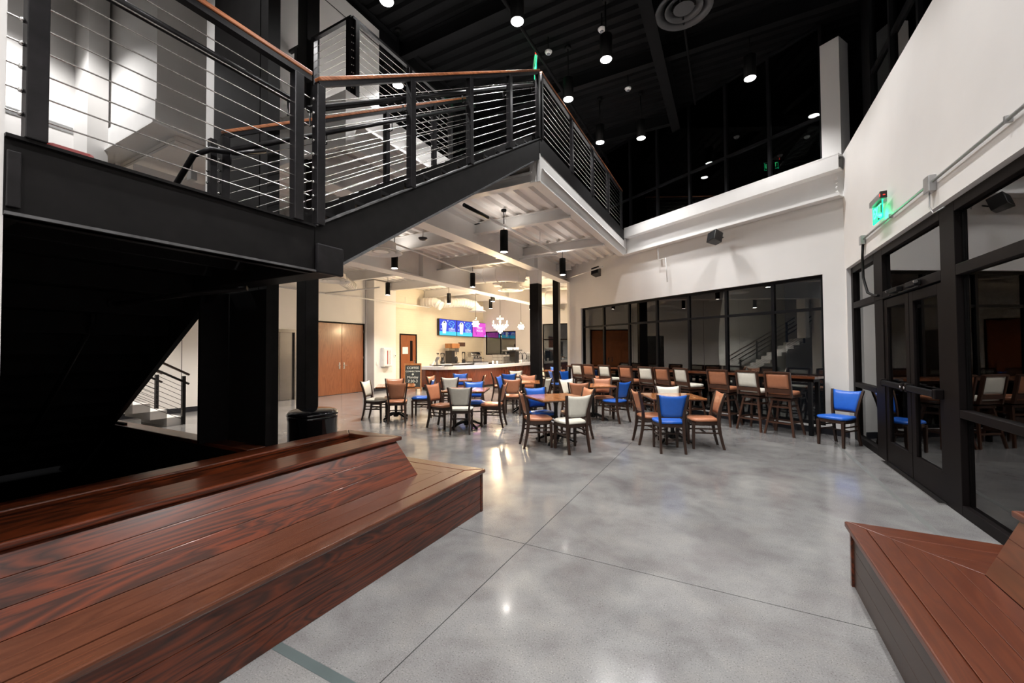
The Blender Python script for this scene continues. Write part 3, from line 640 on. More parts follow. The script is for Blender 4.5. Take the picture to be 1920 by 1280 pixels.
for k, (z0, z1) in enumerate(((.0, .125), (.127, .245), (.247, .362))):
    MB().hexa(B([(-2.15, YN), (-2.135, YN), (-2.135, 3.345), (-2.15, 3.345)]), z0, z1).build('front_board', M['benchA'], bl, bevel=.0022)
    MB().hexa(B([(-2.16, 3.335), (-2.16, 3.35), (-3.9, 3.35), (-3.9, 3.335)]), z0, z1).build('end_board', M['benchB'], bl, bevel=.0022)
MB().box(-2.15-OX, -2.128-OX, 3.33-OY, 3.356-OY, 0, .362).build('corner_trim', M['benchA'], bl)
MB().hexa(B([(-2.155, YN), (-2.155, 3.33), (-3.52, 3.33), (-3.52, 2.9), (-2.5, 2.9), (-2.5, YN)]), .002, .36).build('inner_core', M['chairwood'], bl)
YN = .47
# slanted back boards
bt, tt = (-2.58, 2.94), (-2.80, 2.885)
for k in range(3):
    a0, a1 = k/3+.003, (k+1)/3-.003; z0, z1 = .40+.30*a0, .40+.30*a1
    xa, xb = bt[0]+(tt[0]-bt[0])*a0, bt[0]+(tt[0]-bt[0])*a1; ya, yb = bt[1]+(tt[1]-bt[1])*a0, bt[1]+(tt[1]-bt[1])*a1
    MB().hexa(B([(xa, YN), (xa, ya), (xa-.03, ya), (xa-.03, YN)]), z0, z1, B([(xb, YN), (xb, yb), (xb-.03, yb), (xb-.03, YN)])).build('back_board', M['benchA'], bl, bevel=.002)
    MB().hexa(B([(xa-.001, ya), (xa-.001, ya-.03), (-3.50, ya-.03), (-3.50, ya)]), z0, z1, B([(xb-.001, yb), (xb-.001, yb-.03), (-3.50, yb-.03), (-3.50, yb)])).build('back_board', M['benchB'], bl, bevel=.002)
# caps around the planter trough
def cap_(p, mat): return MB().hexa(B(p), .70, .737).build('cap_board', M[mat], bl, bevel=.010)
cap_([(-2.772, YN), (-2.772, 2.94), (-3.06, 2.80), (-3.06, YN)], 'benchA')
cap_([(-2.774, 2.942), (-3.53, 2.942), (-3.34, 2.80), (-3.062, 2.802)], 'benchB')
cap_([(-3.34, YN), (-3.34, 2.80), (-3.53, 2.94), (-3.53, YN)], 'benchA')
for xx in (-3.06, -3.36): MB().box(xx-OX, xx+.02-OX, YN-OY, 2.80-OY, .42, .70).build('trough_side', M['benchA'], bl)
MB().box(-3.34-OX, -3.06-OX, 2.80-OY, 2.82-OY, .42, .70).build('trough_side', M['benchB'], bl)
MB().box(-3.36-OX, -3.04-OX, YN-OY, 2.82-OY, .40, .43).build('trough_floor', M['darkplastic'], bl)
MB().box(-3.53-OX, -3.50-OX, YN-OY, 2.93-OY, .0, .70).build('rear_panel', M['benchA'], bl)
en = thing('stair_enclosure', 'low wood-capped black curb wall under the stair landing, with added dark shade panels', 'curb wall', (-5.0, 2.02, 0))
MB().box(-1.55, 1.455, -.075, .08, .70, .737).build('cap_board', M['benchB'], en, bevel=.008)
MB().box(-1.55, 1.45, -.04, .04, 0, .70).build('curb', M['steel'], en)
MB().box(-3.2, 1.455, -1.58, .04, .003, .03).build('shade_panel', M['black'], en)  # added black sheet that puts the under-stair shade onto the floor
MB().box(-3.4, -1.0, -.05, -.02, .03, .76).build('side_panel', M['black'], en)  # added black panel standing in for the darkness below the flight
MB().box(-3.2, -3.12, -1.58, -.08, .03, 1.9).box(-3.2, 1.45, -1.62, -1.57, .03, 2.08).build('side_panel', M['black'], en)  # added black walls that keep light from leaking in under the stairs

# ---- right bench
br_ = thing('planter_bench', 'reddish wooden bench with mitred seat boards at the lower right', 'bench', (1.12, 2.0, 0))
OX, OY = 1.12, 2.0
ox, oy = .655, 3.455; ix, iy = 1.12, 2.96; YN = -1.2; NB = 5
for k in range(NB):
    a0, a1 = k/NB, (k+1)/NB; gp = .0009
    xa, xb = ox+(ix-ox)*a0+gp, ox+(ix-ox)*a1-gp; ya, yb = oy+(iy-oy)*a0-gp, oy+(iy-oy)*a1+gp
    MB().hexa(B([(xa, YN), (xa, ya), (xb, yb), (xb, YN)]), .362, .40).build('seat_board', M['seatR'], br_, bevel=(.007 if k == 0 else .002))
    if k < 3:
        ya2, yb2 = oy+(iy-oy)*k/3-gp, oy+(iy-oy)*(k+1)/3+gp
        xa2, xb2 = ox+(ix-ox)*k/3+gp*2, ox+(ix-ox)*(k+1)/3+gp
        MB().hexa(B([(xa2+.002, ya2), (1.83, ya2), (1.83, yb2), (xb2+.002, yb2)]), .362, .40).build('seat_board', M['seatRB'], br_, bevel=(.007 if k == 0 else .002))
for k, (z0, z1) in enumerate(((.0, .12), (.122, .24), (.242, .362))):
    MB().hexa(B([(.69, YN), (.705, YN), (.705, 3.41), (.69, 3.41)]), z0, z1).build('front_board', M['chairwood'], br_, bevel=.002)  # shadow on the front put into the boards as darker brown
    MB().hexa(B([(.70, 3.40), (1.80, 3.40), (1.80, 3.415), (.70, 3.415)]), z0, z1).build('end_board', M['benchB'], br_, bevel=.002)
MB().box(.676-OX, .70-OX, 3.395-OY, 3.422-OY, 0, .362).build('corner_trim', M['benchA'], br_)
MB().hexa(B([(.71, YN), (.71, 3.39), (1.80, 3.39), (1.80, YN)]), .002, .36).build('inner_core', M['chairwood'], br_)
bt, tt = (1.12, 2.96), (1.235, 2.925)
for k in range(3):
    a0, a1 = k/3+.003, (k+1)/3-.003; z0, z1 = .40+.31*a0, .40+.31*a1
    xa, xb = bt[0]+(tt[0]-bt[0])*a0, bt[0]+(tt[0]-bt[0])*a1; ya, yb = bt[1]+(tt[1]-bt[1])*a0, bt[1]+(tt[1]-bt[1])*a1
    MB().hexa(B([(xa, YN), (xa+.03, YN), (xa+.03, ya), (xa, ya)]), z0, z1, B([(xb, YN), (xb+.03, YN), (xb+.03, yb), (xb, yb)])).build('back_board', M['seatR'], br_, bevel=.002)
    MB().hexa(B([(xa+.001, ya), (xa+.001, ya-.03), (1.75, ya-.03), (1.75, ya)]), z0, z1, B([(xb+.001, yb), (xb+.001, yb-.03), (1.75, yb-.03), (1.75, yb)])).build('back_board', M['seatRB'], br_, bevel=.002)
MB().hexa(B([(1.215, YN), (1.45, YN), (1.45, 2.80), (1.215, 2.955)]), .71, .745).build('cap_board', M['seatR'], br_, bevel=.008)
MB().hexa(B([(1.218, 2.957), (1.45, 2.80), (1.60, 2.80), (1.78, 2.957)]), .71, .745).build('cap_board', M['seatRB'], br_, bevel=.008)
MB().hexa(B([(1.60, YN), (1.78, YN), (1.78, 2.955), (1.60, 2.80)]), .71, .745).build('cap_board', M['seatR'], br_, bevel=.008)
MB().box(1.45-OX, 1.60-OX, YN-OY, 2.80-OY, .40, .45).build('trough_floor', M['darkplastic'], br_)

# ================================================================== TRASH CAN
tc_ = thing('trash_can', 'glossy black round trash can with a domed shield top by the black column', 'trash can', (-4.09, 2.94, 0))
# sits on the floor beyond the bench end
MB().lathe([(.235, 0), (.245, .02), (.25, .3), (.252, .80), (.256, .82), (.256, .845), (.25, .85)], seg=32).build('body', M['bin'], tc_)
MB().lathe([(.258, .85), (.262, .862), (.256, .885), (.235, .903), (.20, .913), (.10, .92), (.001, .922)], seg=32).build('lid', M['bin'], tc_)
MB().lathe([(.255, .40), (.257, .41), (.255, .42)], seg=32).build('band', M['bin'], tc_)

# ================================================================== CHAIRS
def curved_panel(w0, w1, z0, z1, t, back, arc=.018, dip=.02, nx=8, nz=6):
    """padded back: narrow at the bottom, wide at the top, dipped top edge; back(z) gives y"""
    fr_, bk = [], []
    for j in range(nz+1):
        v = j/nz
        for i in range(nx+1):
            u = i/nx*2-1; w_ = w0+(w1-w0)*v
            z = z0+(z1-z0)*v - dip*(1-u*u)*v*v
            y = back(z) - arc*(1-u*u)
            e = (1-abs(u)**6)*(1-(abs(2*v-1))**6)
            fr_.append((u*w_/2, y+t/2*(.35+.65*e), z)); bk.append((u*w_/2, y-t/2*(.35+.65*e), z))
    n = nx+1; fs = []
    for j in range(nz):
        for i in range(nx):
            a = j*n+i; fs.append((a, a+1, a+n+1, a+n)); b_ = a+len(fr_); fs.append((b_+n, b_+n+1, b_+1, b_))
    L_ = len(fr_)
    for i in range(nx): fs.append((i, L_+i, L_+i+1, i+1)); a = nz*n+i; fs.append((a, a+1, L_+a+1, L_+a))
    for j in range(nz): a = j*n; fs.append((a, a+n, L_+a+n, L_+a)); a = j*n+nx; fs.append((a, L_+a, L_+a+n, a+n))
    return MB().add(fr_+bk, fs, True)
def cushion(outline, z0, z1, r=.018):
    """soft cushion from a plan outline"""
    cx = sum(p[0] for p in outline)/len(outline); cy = sum(p[1] for p in outline)/len(outline); n = len(outline)
    def ring(k, z): return [(cx+(x-cx)*k, cy+(y-cy)*k, z) for x, y in outline]
    rings = [ring(.90, z0), ring(.985, z0+.008), ring(1.0, (z0+z1)/2), ring(.97, z1-.010), ring(.88, z1-.001), ring(.5, z1+.006)]
    vs_ = [p for rg in rings for p in rg]+[(cx, cy, z1+.008)]
    fs = [(i*n+k, i*n+(k+1) % n, (i+1)*n+(k+1) % n, (i+1)*n+k) for i in range(len(rings)-1) for k in range(n)]
    fs += [(5*n+k, 5*n+(k+1) % n, len(vs_)-1) for k in range(n)]+[tuple(reversed(range(n)))]
    return MB().add(vs_, fs, True)
def backy(z):    # sabre curve of rear leg and back post
    if z < .46: t = z/.46; return -.265+.075*sin(pi/2*t)
    t = (z-.46)/.41; return -.19-.085*t**1.6
def make_chair():
    t = thing('dining_chair', 'x', 'chair')
    for s in (-1, 1):
        zs = [0, .12, .25, .38, .48, .58, .70, .80, .875]
        pts = [(s*(.165+.012*(1-z/.46) if z < .46 else .165+.055*((z-.46)/.41)), backy(z), z) for z in zs]
        mb = MB(); wd = [.036, .040, .044, .050, .050, .044, .040, .036, .030]
        vs_ = []
        for (x, y, z), w_ in zip(pts, wd): vs_ += [(x-.017, y-w_/2, z), (x+.017, y-w_/2, z), (x+.017, y+w_/2, z), (x-.017, y+w_/2, z)]
        n = len(pts); mb.add(vs_, [(3,2,1,0), tuple(4*(n-1)+k for k in range(4))]+[(4*i+k, 4*i+(k+1) % 4, 4*i+4+(k+1) % 4, 4*i+4+k) for i in range(n-1) for k in range(4)])
        mb.build('rear_leg', M['chairwood'], t, bevel=.004)
        MB().hexa([(s*.178-.017, .162), (s*.178+.017, .162), (s*.178+.017, .196), (s*.178-.017, .196)], 0, .405, [(s*.178-.022, .152), (s*.178+.022, .152), (s*.178+.022, .198), (s*.178-.022, .198)]).build('front_leg', M['chairwood'], t, bevel=.004)
        for z in (.25, .315): MB().beam((s*.172, -.21, z), (s*.178, .17, z), .016, .022).build('side_stretcher', M['chairwood'], t)
    MB().beam((-.17, .0, .25), (.17, .0, .25), .018, .022).build('cross_stretcher', M['chairwood'], t)
    ol = [(-.17, -.20), (.17, -.20), (.205, -.05), (.222, .06), (.215, .155), (.16, .205), (0, .225), (-.16, .205), (-.215, .155), (-.222, .06), (-.205, -.05)]
    MB().hexa([(x*.93, y*.93) for x, y in ol], .375, .425).build('seat_frame', M['chairwood'], t)
    cushion(ol, .425, .475).build('seat', M['tan'], t)
    curved_panel(.30, .40, .535, .872, .034, lambda z: backy(z)+.004, .02, .022).build('backrest', M['tan'], t)
    MB().beam((-.158, backy(.53), .53), (.158, backy(.53), .53), .022, .020).build('lower_back_rail', M['chairwood'], t)
    return t
proto = make_chair(); used = [False]
CH = [  # back-top midpoint x, y, facing direction in degrees, colour, label
 (-1.993, 5.847, 140, 'cream', 'cream dining chair, back to us, at the nearest middle table'),
 (-2.984, 5.876, 38, 'tan', 'tan dining chair at the left side of the nearest middle table'),
 (-3.132, 6.716, -36, 'blue', 'blue dining chair facing us behind the nearest middle table'),
 (-2.225, 7.033, 222, 'tan', 'tan dining chair half hidden behind the cream chair of the nearest middle table'),
 (-.753, 6.439, 112, 'blue', 'blue dining chair, back to us, at the table nearest the bar stools'),
 (-1.404, 6.955, 28, 'tan', 'tan dining chair left of the blue chair at the table nearest the bar stools'),
 (-.14, 7.222, 197, 'tan', 'tan dining chair right of the blue chair at the table nearest the bar stools'),
 (-1.02, 7.978, -67, 'cream', 'cream dining chair facing us behind the table nearest the bar stools'),
 (-2.777, 8.11, 108, 'tan', 'tan dining chair, back to us, at the table behind the nearest middle one'),
 (-2.701, 9.591, -68, 'tan', 'tan dining chair facing us, its seat seen under the table before the stools'),
 (-1.962, 8.696, 155, 'blue', 'blue dining chair seen from the side between the middle and right tables'),
 (-3.387, 8.989, -28, 'cream', 'cream dining chair just right of the thick black column'),
 (-4.399, 6.154, 118, 'cream', 'cream dining chair, back to us, at the front left table'),
 (-5.42, 6.622, 0, 'tan', 'tan dining chair left of the cream chair at the front left table'),
 (-4.976, 7.499, -52, 'blue', 'blue dining chair facing us behind the front left table'),
 (-4.062, 7.262, 197, 'tan', 'tan dining chair seen from the side at the right end of the front left table'),
 (-6.275, 6.487, 132, 'tan', 'tan dining chair, back to us, at the leftmost table'),
 (-7.373, 6.63, 22, 'cream', 'cream dining chair seen from the side, leftmost of all chairs'),
 (-7.331, 7.512, -48, 'tan', 'tan dining chair facing us behind the leftmost table'),
 (-6.20, 7.60, 208, 'blue', 'blue dining chair on the right side of the leftmost table'),
 (-6.287, 8.375, 126, 'cream', 'cream dining chair, back to us, at the table by the chalkboard sign'),
 (-7.162, 8.677, 10, 'tan', 'tan dining chair right beside the chalkboard sign'),
 (-7.072, 9.929, -60, 'blue', 'blue dining chair facing us in front of the dark red bar front'),
 (-5.95, 9.50, 205, 'tan', 'tan dining chair seen from the side before the middle of the bar front'),
 (-4.542, 8.471, 115, 'tan', 'tan dining chair, back to us, at the table before the thick black column'),
 (-5.385, 9.28, 12, 'blue', 'blue dining chair seen from the side left of the thick black column'),
 (-4.85, 9.95, -60, 'tan', 'tan dining chair facing us right in front of the thick black column'),
 (-3.855, 9.037, 180, 'cream', 'cream dining chair seen from the side under the thick black column'),
 (-5.68, 10.396, 128, 'blue', 'dark blue dining chair, back to us, at the farthest table by the bar'),
 (-6.265, 11.938, -55, 'cream', 'cream dining chair facing us at the farthest table by the bar'),
 (-6.55, 10.85, 30, 'tan', 'tan dining chair seen from the side left of the farthest table'),
 (-5.14, 12.22, 40, 'blue', 'blue dining chair, its seat showing between the two black columns'),
 (-6.45, 14.5, 40, 'cream', 'cream dining chair at the table beyond the two black columns'),
 (-4.74, 12.42, -31, 'blue', 'blue dining chair in the corner behind the farthest bar stool'),
 (-6.2, 15.3, -75, 'blue', 'blue dining chair facing us at the table beyond the black columns'),
]
VM = {'tan': M['tan'], 'cream': M['cream'], 'blue': M['blue']}
def place_chair(x, y, ang, colr, lab, group='dining chairs around the small tables'):
    c = proto if not used[0] else copy_tree(proto); used[0] = True
    a = R(ang); c.location = (x+.27*cos(a), y+.27*sin(a), 0); c.rotation_euler = (0, 0, a-pi/2)
    tag(c, lab, 'chair', group)
    if colr != 'tan': swap_mat(c, M['tan'], VM[colr])
for q in CH[1:]: place_chair(*q)
place_chair(*CH[0])
place_chair(1.505+.27*.64, 8.21+.27*.77, 230, 'blue', 'lone blue dining chair against the wall by the glass doors', 'lone chair by the doors')

# ================================================================== SMALL TABLES
def make_table(sz):
    t = thing('cafe_table', 'x', 'table'); h = sz/2
    n = 6
    top = MB().box(-h, h, -h, h, .722, .742).build('table_underside', M['chairwood'], t)
    for i in range(n):
        MB().box(-h+2*h*i/n+.0007, -h+2*h*(i+1)/n-.0007, -h, h, .738, .762).build('top_board', M['tabletop'], t, bevel=.002)
    MB().lathe([(.035, .09), (.04, .12), (.032, .16), (.032, .60), (.045, .66), (.05, .70), (.10, .722)], seg=16).build('pedestal', M['iron'], t)
    for k in range(4):
        a = pi/4+k*pi/2; c, s = cos(a), sin(a)
        pts = [(0, .10), (.10, .115), (.20, .085), (.28, .045), (.33, .03), (.36, .015)]
        MB().tube([(c*r, s*r, z) for r, z in pts], .02, 8, True, [.035, .032, .026, .022, .024, .02]).build('foot', M['iron'], t)
    MB().lathe([(.05, .04), (.06, .06), (.05, .12), (.035, .14)], seg=12).build('hub', M['iron'], t)
    return t
TB = [(-2.62, 6.45, 48, 'square wooden table nearest the middle, among four mixed chairs'), (-.88, 7.40, 24, 'square wooden table nearest the bar stools'),
      (-4.74, 6.87, 24, 'square wooden table at the front left with a cream chair before it'), (-6.82, 7.03, 42, 'leftmost square wooden table near the double doors'),
      (-6.62, 9.12, 35, 'square wooden table between the chalkboard sign and the bar'), (-4.62, 9.20, 25, 'square wooden table before the thick black column'),
      (-5.95, 11.2, 35, 'farthest square wooden table, in front of the bar front'), (-2.72, 8.90, 34, 'square wooden table behind the nearest middle table'),
      (-6.05, 14.75, 20, 'square wooden table beyond the two black columns')]
tp = make_table(.84)
for i, (x, y, a, lab) in enumerate(TB):
    t = tp if i == 0 else copy_tree(tp); t.location = (x, y, 0); t.rotation_euler = (0, 0, R(a)); tag(t, lab, 'table', 'small square dining tables')

# ================================================================== BAR TABLE AND STOOLS
btb = thing('bar_table', 'long dark wooden bar-height table along the slanted window', 'table', tuple(C(3.4, -.25, 0)), math.atan2(dC.y, dC.x))
# local: x along the wall (to the left), +y towards the room
for k in range(3):
    MB().box(-3.42, 3.6, -.17+.115*k+.0008, -.17+.115*(k+1)-.0008, 1.005, 1.05).build('top_board', M['bartop'], btb, bevel=.003)
MB().box(-3.38, 3.56, -.10, .12, .95, 1.005).build('apron', M['frame'], btb)
for x in (-3.33, -1.95, -.6, .75, 2.1, 3.5):
    for y in (-.13, .13): MB().box(x-.03, x+.03, y-.03, y+.03, 0, .95).build('leg', M['framegrey'], btb, bevel=.003)
    MB().box(x-.02, x+.02, -.10, .10, .10, .14).build('foot_bar', M['framegrey'], btb)
def make_stool():
    t = thing('bar_stool', 'x', 'stool')
    for sx in (-1, 1):
        for sy in (-1, 1):
            MB().hexa([(sx*.235-.017, sy*.225-.017), (sx*.235+.017, sy*.225-.017), (sx*.235+.017, sy*.225+.017), (sx*.235-.017, sy*.225+.017)], 0, .64,
                      [(sx*.135-.02, sy*.125-.02), (sx*.135+.02, sy*.125-.02), (sx*.135+.02, sy*.125+.02), (sx*.135-.02, sy*.125+.02)]).build('leg', M['stoolwood'], t, bevel=.004)
    for z, k in ((.22, 1-.22/.64*.43), (.50, 1-.50/.64*.43)):
        x, y = .235*k, .225*k
        for a, b in (((-x, -y, z), (x, -y, z)), ((-x, y, z), (x, y, z)), ((-x, -y, z+.02), (-x, y, z+.02)), ((x, -y, z+.02), (x, y, z+.02))): MB().beam(a, b, .018, .028).build('stretcher', M['stoolwood'], t)
    MB().box(-.17, .17, -.16, .16, .61, .65).build('leg_frame', M['stoolwood'], t, bevel=.004)
    MB().lathe([(.11, .65), (.11, .665), (.10, .675)], seg=20).build('swivel_plate', M['iron'], t)
    MB().box(-.205, .205, -.20, .21, .675, .72).build('seat_frame', M['stoolwood'], t, bevel=.008)
    ol = [(-.20, -.19), (.20, -.19), (.215, -.05), (.215, .10), (.19, .20), (.10, .225), (-.10, .225), (-.19, .20), (-.215, .10), (-.215, -.05)]
    cushion(ol, .72, .785).build('seat', M['tan'], t)
    for s in (-1, 1): MB().beam((s*.20, -.195, .68), (s*.20, -.275, 1.13), .032, .05, (0, 1, 0)).build('back_post', M['stoolwood'], t, bevel=.004)
    MB().beam((-.185, -.218, .79), (.185, -.218, .79), .036, .07).build('back_rail', M['stoolwood'], t, bevel=.004)
    MB().beam((-.19, -.276, 1.122), (.19, -.276, 1.122), .040, .034).build('back_rail', M['stoolwood'], t, bevel=.004)
    curved_panel(.355, .355, .835, 1.10, .045, lambda z: -.2-.167*(z-.68)-.012+.012, .0, .0).build('backrest', M['tan'], t)
    return t
sp = make_stool()
ang = math.atan2(nC.y, nC.x)
ST = [(.39, 'tan', 4, 'tan bar stool, nearest of the row, at the right end of the bar table'), (.90, 'cream', -3, 'cream bar stool second from the right end of the row'),
      (1.52, 'tan', 3, 'tan bar stool third from the right end of the row'), (2.32, 'cream', -12, 'cream bar stool fourth from the right, behind the tan dining chair'),
      (2.86, 'tan', -4, 'tan bar stool fifth from the right, close beside a cream one'), (3.36, 'cream', 2, 'cream bar stool sixth from the right, close left of a tan one'),
      (4.02, 'tan', 3, 'tan bar stool standing alone between two cream ones in the left half of the row'), (4.78, 'cream', 2, 'cream bar stool third from the left end of the row'),
      (5.45, 'tan', 4, 'tan bar stool second from the left end of the row'), (5.95, 'cream', 4, 'cream bar stool at the far left end of the row')]
for i, (s_, colr, tw, lab) in enumerate(ST):
    t = sp if i == 0 else copy_tree(sp); p = C(s_, -.62, 0); t.location = p; t.rotation_euler = (0, 0, ang-pi/2+R(tw)); tag(t, lab, 'stool', 'bar stools along the long bar table')
    if colr != 'tan': swap_mat(t, M['tan'], VM[colr])

# ================================================================== COFFEE BAR
cb = thing('coffee_bar', 'curved coffee bar with white counter and dark red wooden front', 'bar', (-10, 14, 0))
edge = [(-10.95, 12.62), (-10.35, 12.63), (-9.86, 12.80), (-9.50, 13.25), (-9.24, 13.9), (-9.06, 14.7), (-8.95, 15.6), (-8.92, 17.0), (-8.92, 19.3)]
def smooth(e, n=4):
    out = []
    for i in range(len(e)-1):
        p0, p1, p2, p3 = e[max(i-1, 0)], e[i], e[i+1], e[min(i+2, len(e)-1)]
        for k in range(n):
            t = k/n; out.append(tuple(.5*((2*p1[j])+(-p0[j]+p2[j])*t+(2*p0[j]-5*p1[j]+4*p2[j]-p3[j])*t*t+(-p0[j]+3*p1[j]-3*p2[j]+p3[j])*t**3) for j in (0, 1)))
    return out+[e[-1]]
es = smooth(edge)
def offs(pl_, d):
    o = []
    for i, p in enumerate(pl_):
        a, b = pl_[max(i-1, 0)], pl_[min(i+1, len(pl_)-1)]; dx, dy = b[0]-a[0], b[1]-a[1]; L_ = math.hypot(dx, dy); o.append((p[0]-dy/L_*d, p[1]+dx/L_*d))
    return o
def band(mb, a, b, z0, z1):
    for i in range(len(a)-1): mb.hexa([(a[i][0]+10, a[i][1]-14), (a[i+1][0]+10, a[i+1][1]-14), (b[i+1][0]+10, b[i+1][1]-14), (b[i][0]+10, b[i][1]-14)], z0, z1)
    return mb
band(MB(), es, offs(es, .62), .805, .93).build('countertop', M['counter'], cb)
fr = offs(es, .06); bk = offs(es, .10); nsec = 8
for k in range(nsec):
    i0, i1 = k*4, k*4+5; band(MB(), fr[i0:i1], bk[i0:i1], .10, .803).build('front_panel', M['barfront'], cb)
band(MB(), offs(es, .12), offs(es, .16), 0, .10).build('toe_kick', M['darkplastic'], cb)
band(MB(), offs(es, .16), offs(es, .58), .02, .80).build('cabinet_body', M['chairwood'], cb)
bk_ = thing('back_counter', 'long light counter against the tiled wall behind the bar', 'counter', (-12.1, 17.3, 0))
MB().box(-.34, .34, -2.3, 2.35, .88, .93).build('countertop', M['counter'], bk_); MB().box(-.32, .30, -2.28, 2.33, 0, .88).build('cabinet', M['chairwood'], bk_)

def cyl_item(name, label, cat, loc, parts, group=None):
    t = thing(name, label, cat, loc, 0, group)
    for nm, prof, mat in parts: MB().lathe(prof, seg=12).build(nm, M[mat], t)
    return t
CT = .93
pos = thing('cash_register', 'grey touch-screen register at the left end of the bar', 'register', (-10.45, 13.05, CT), R(-30))
MB().box(-.17, .17, -.14, .14, 0, .05).build('base', M['darkplastic'], pos, bevel=.01)
MB().beam((0, .02, .05), (0, .0, .25), .08, .06, (0, 1, 0)).build('stand', M['greyplastic'], pos)
MB().beam((0, -.05, .16), (0, .06, .36), .30, .03, (0, 1, .3)).build('screen', M['greyplastic'], pos, bevel=.01)
MB().beam((.02, -.20, .04), (.02, -.10, .22), .14, .012, (0, 1, .3)).build('receipt', M['paper'], pos)
MB().tube([(.0, .05, .30), (.0, .05, .48)], .012).build('pole', M['chrome'], pos); MB().box(-.07, .07, .02, .07, .48, .53).build('pole_display', M['darkplastic'], pos)
dr_ = thing('till_tray', 'flat black tray on the left end of the white counter', 'tray', (-10.05, 13.18, CT), R(-35)); MB().box(-.30, .30, -.17, .17, 0, .055).build('case', M['darkplastic'], dr_, bevel=.01); MB().box(-.27, .27, -.178, -.17, .012, .045).build('drawer_front', M['greyplastic'], dr_)
tr_ = thing('display_tray', 'dark grey box tray in the middle of the white counter', 'tray', (-9.55, 15.0, CT), R(-80)); MB().box(-.34, .34, -.2, .2, 0, .10).build('case', M['greyplastic'], tr_, bevel=.01); MB().box(-.32, .32, -.18, .18, .10, .125).build('rim', M['darkplastic'], tr_)
cyl_item('coffee_grinder', 'black grinder with a round hopper between register and tall brewer', 'grinder', (-11.95, 15.35, CT), [('base', [(.11, 0), (.11, .12), (.08, .14), (.07, .28)], 'darkplastic'), ('hopper', [(.06, .28), (.10, .40), (.10, .48)], 'clear'), ('lid', [(.105, .48), (.09, .51), (.02, .52)], 'darkplastic')])
cm = thing('coffee_brewer', 'tall brown and steel coffee brewer against the tiled wall', 'brewer', (-11.95, 16.1, CT))
MB().box(-.18, .20, -.30, -.04, 0, .62).build('tower', M['darkplastic'], cm, bevel=.01); MB().box(-.20, .24, -.30, .30, .74, .97).build('hood', M['oak'], cm, bevel=.01)
MB().box(-.18, .20, -.04, .30, .55, .74).build('head', M['stainless'], cm, bevel=.008); MB().box(-.18, .22, -.30, .30, 0, .04).build('base', M['stainless'], cm)
for y in (.04, .20): MB().lathe([(.06, .04), (.085, .12), (.07, .28), (.03, .34)], (.1, y, 0), 12).build('carafe', M['darkplastic'], cm); MB().tube([(.1, y, .55), (.1, y, .42)], .02).build('spout', M['chrome'], cm)
tag(MB().box(-.012, .012, -.28, .28, -.10, .10).build('wall_sign', M['stoolwood'], None, (-11.9, 16.85, 1.86)), 'small dark plaque on the wall right of the tall brewer', 'sign')
cyl_item('blender', 'tall slim blender right of the tall coffee brewer', 'blender', (-11.9, 17.0, CT), [('base', [(.09, 0), (.09, .14), (.06, .18)], 'darkplastic'), ('jug', [(.06, .18), (.085, .50)], 'clear'), ('lid', [(.09, .50), (.07, .56)], 'darkplastic')])
em = thing('espresso_machine', 'chrome espresso machine with curved top on the back counter', 'espresso machine', (-11.9, 18.0, CT))
MB().box(-.24, .22, -.42, .42, .04, .30).build('body', M['chrome'], em, bevel=.02); MB().tube([(-.02, -.42, .40), (-.02, .42, .40)], .13, 14).build('boiler', M['chrome'], em)
for y in (-.25, 0, .25): MB().lathe([(.045, .22), (.05, .26), (.05, .32)], (.26, y, 0), 10).build('group_head', M['chrome'], em); MB().tube([(.26, y, .22), (.42, y, .20)], .014).build('portafilter', M['darkplastic'], em)
MB().box(-.2, .34, -.40, .40, 0, .04).build('drip_tray', M['darkplastic'], em); MB().box(-.2, .2, -.4, .4, .52, .545).build('cup_rail', M['chrome'], em)
dc = thing('pastry_case', 'clear acrylic pastry case with shelves on the counter', 'display case', (-9.35, 16.35, CT), R(-90))
for x in (-.45, 0, .45): MB().box(x-.006, x+.006, -.18, .18, 0, .42).build('side', M['clear'], dc)
for z in (.01, .15, .28, .42): MB().box(-.45, .45, -.18, .18, z, z+.012).build('shelf', M['chrome' if z > .3 else 'clear'], dc)
MB().tube([(-.45, -.18, .0), (-.45, -.18, .42), (.45, -.18, .42), (.45, -.18, 0)], .010).build('front_frame', M['chrome'], dc)
bm_ = thing('black_dispenser', 'tall black dispenser with a steel top tray right of the pastry case', 'dispenser', (-9.35, 17.55, CT), R(-90))
MB().box(-.30, .10, -.15, .18, 0, .58).build('body', M['darkplastic'], bm_, bevel=.015); MB().box(-.60, .75, -.18, .20, .60, .64).build('top_tray', M['chrome'], bm_)
MB().tube([(-.12, -.16, .05), (-.12, -.16, .55)], .01).build('trim_bar', M['chrome'], bm_)
for x in (-.45, -.2, .2, .45): MB().lathe([(.07, .64), (.09, .74), (.075, .76)], (x, 0, 0), 10).build('bowl', M['whiteplastic'], bm_)
MB().box(.15, .72, -.15, .18, 0, .32).build('lower_shelf', M['stainless'], bm_, bevel=.02); MB().tube([(.70, 0, .3), (.70, 0, .6)], .015).build('leg', M['chrome'], bm_)
for k, (x, y) in enumerate(((-9.35, 18.35), (-9.30, 18.7))):
    cyl_item('glass_dome', 'clear glass cake dome %s on the far end of the counter' % ('nearer the dispenser' if k == 0 else 'nearer the syrup bottles'), 'dome', (x, y, CT), [('stand', [(.10, 0), (.03, .02), (.03, .14), (.15, .16)], 'clear'), ('cover', [(.14, .16), (.14, .36), (.08, .46), (.02, .48)], 'clear'), ('knob', [(.02, .48), (.03, .51), (.01, .54)], 'chrome')], 'glass domes on the counter')
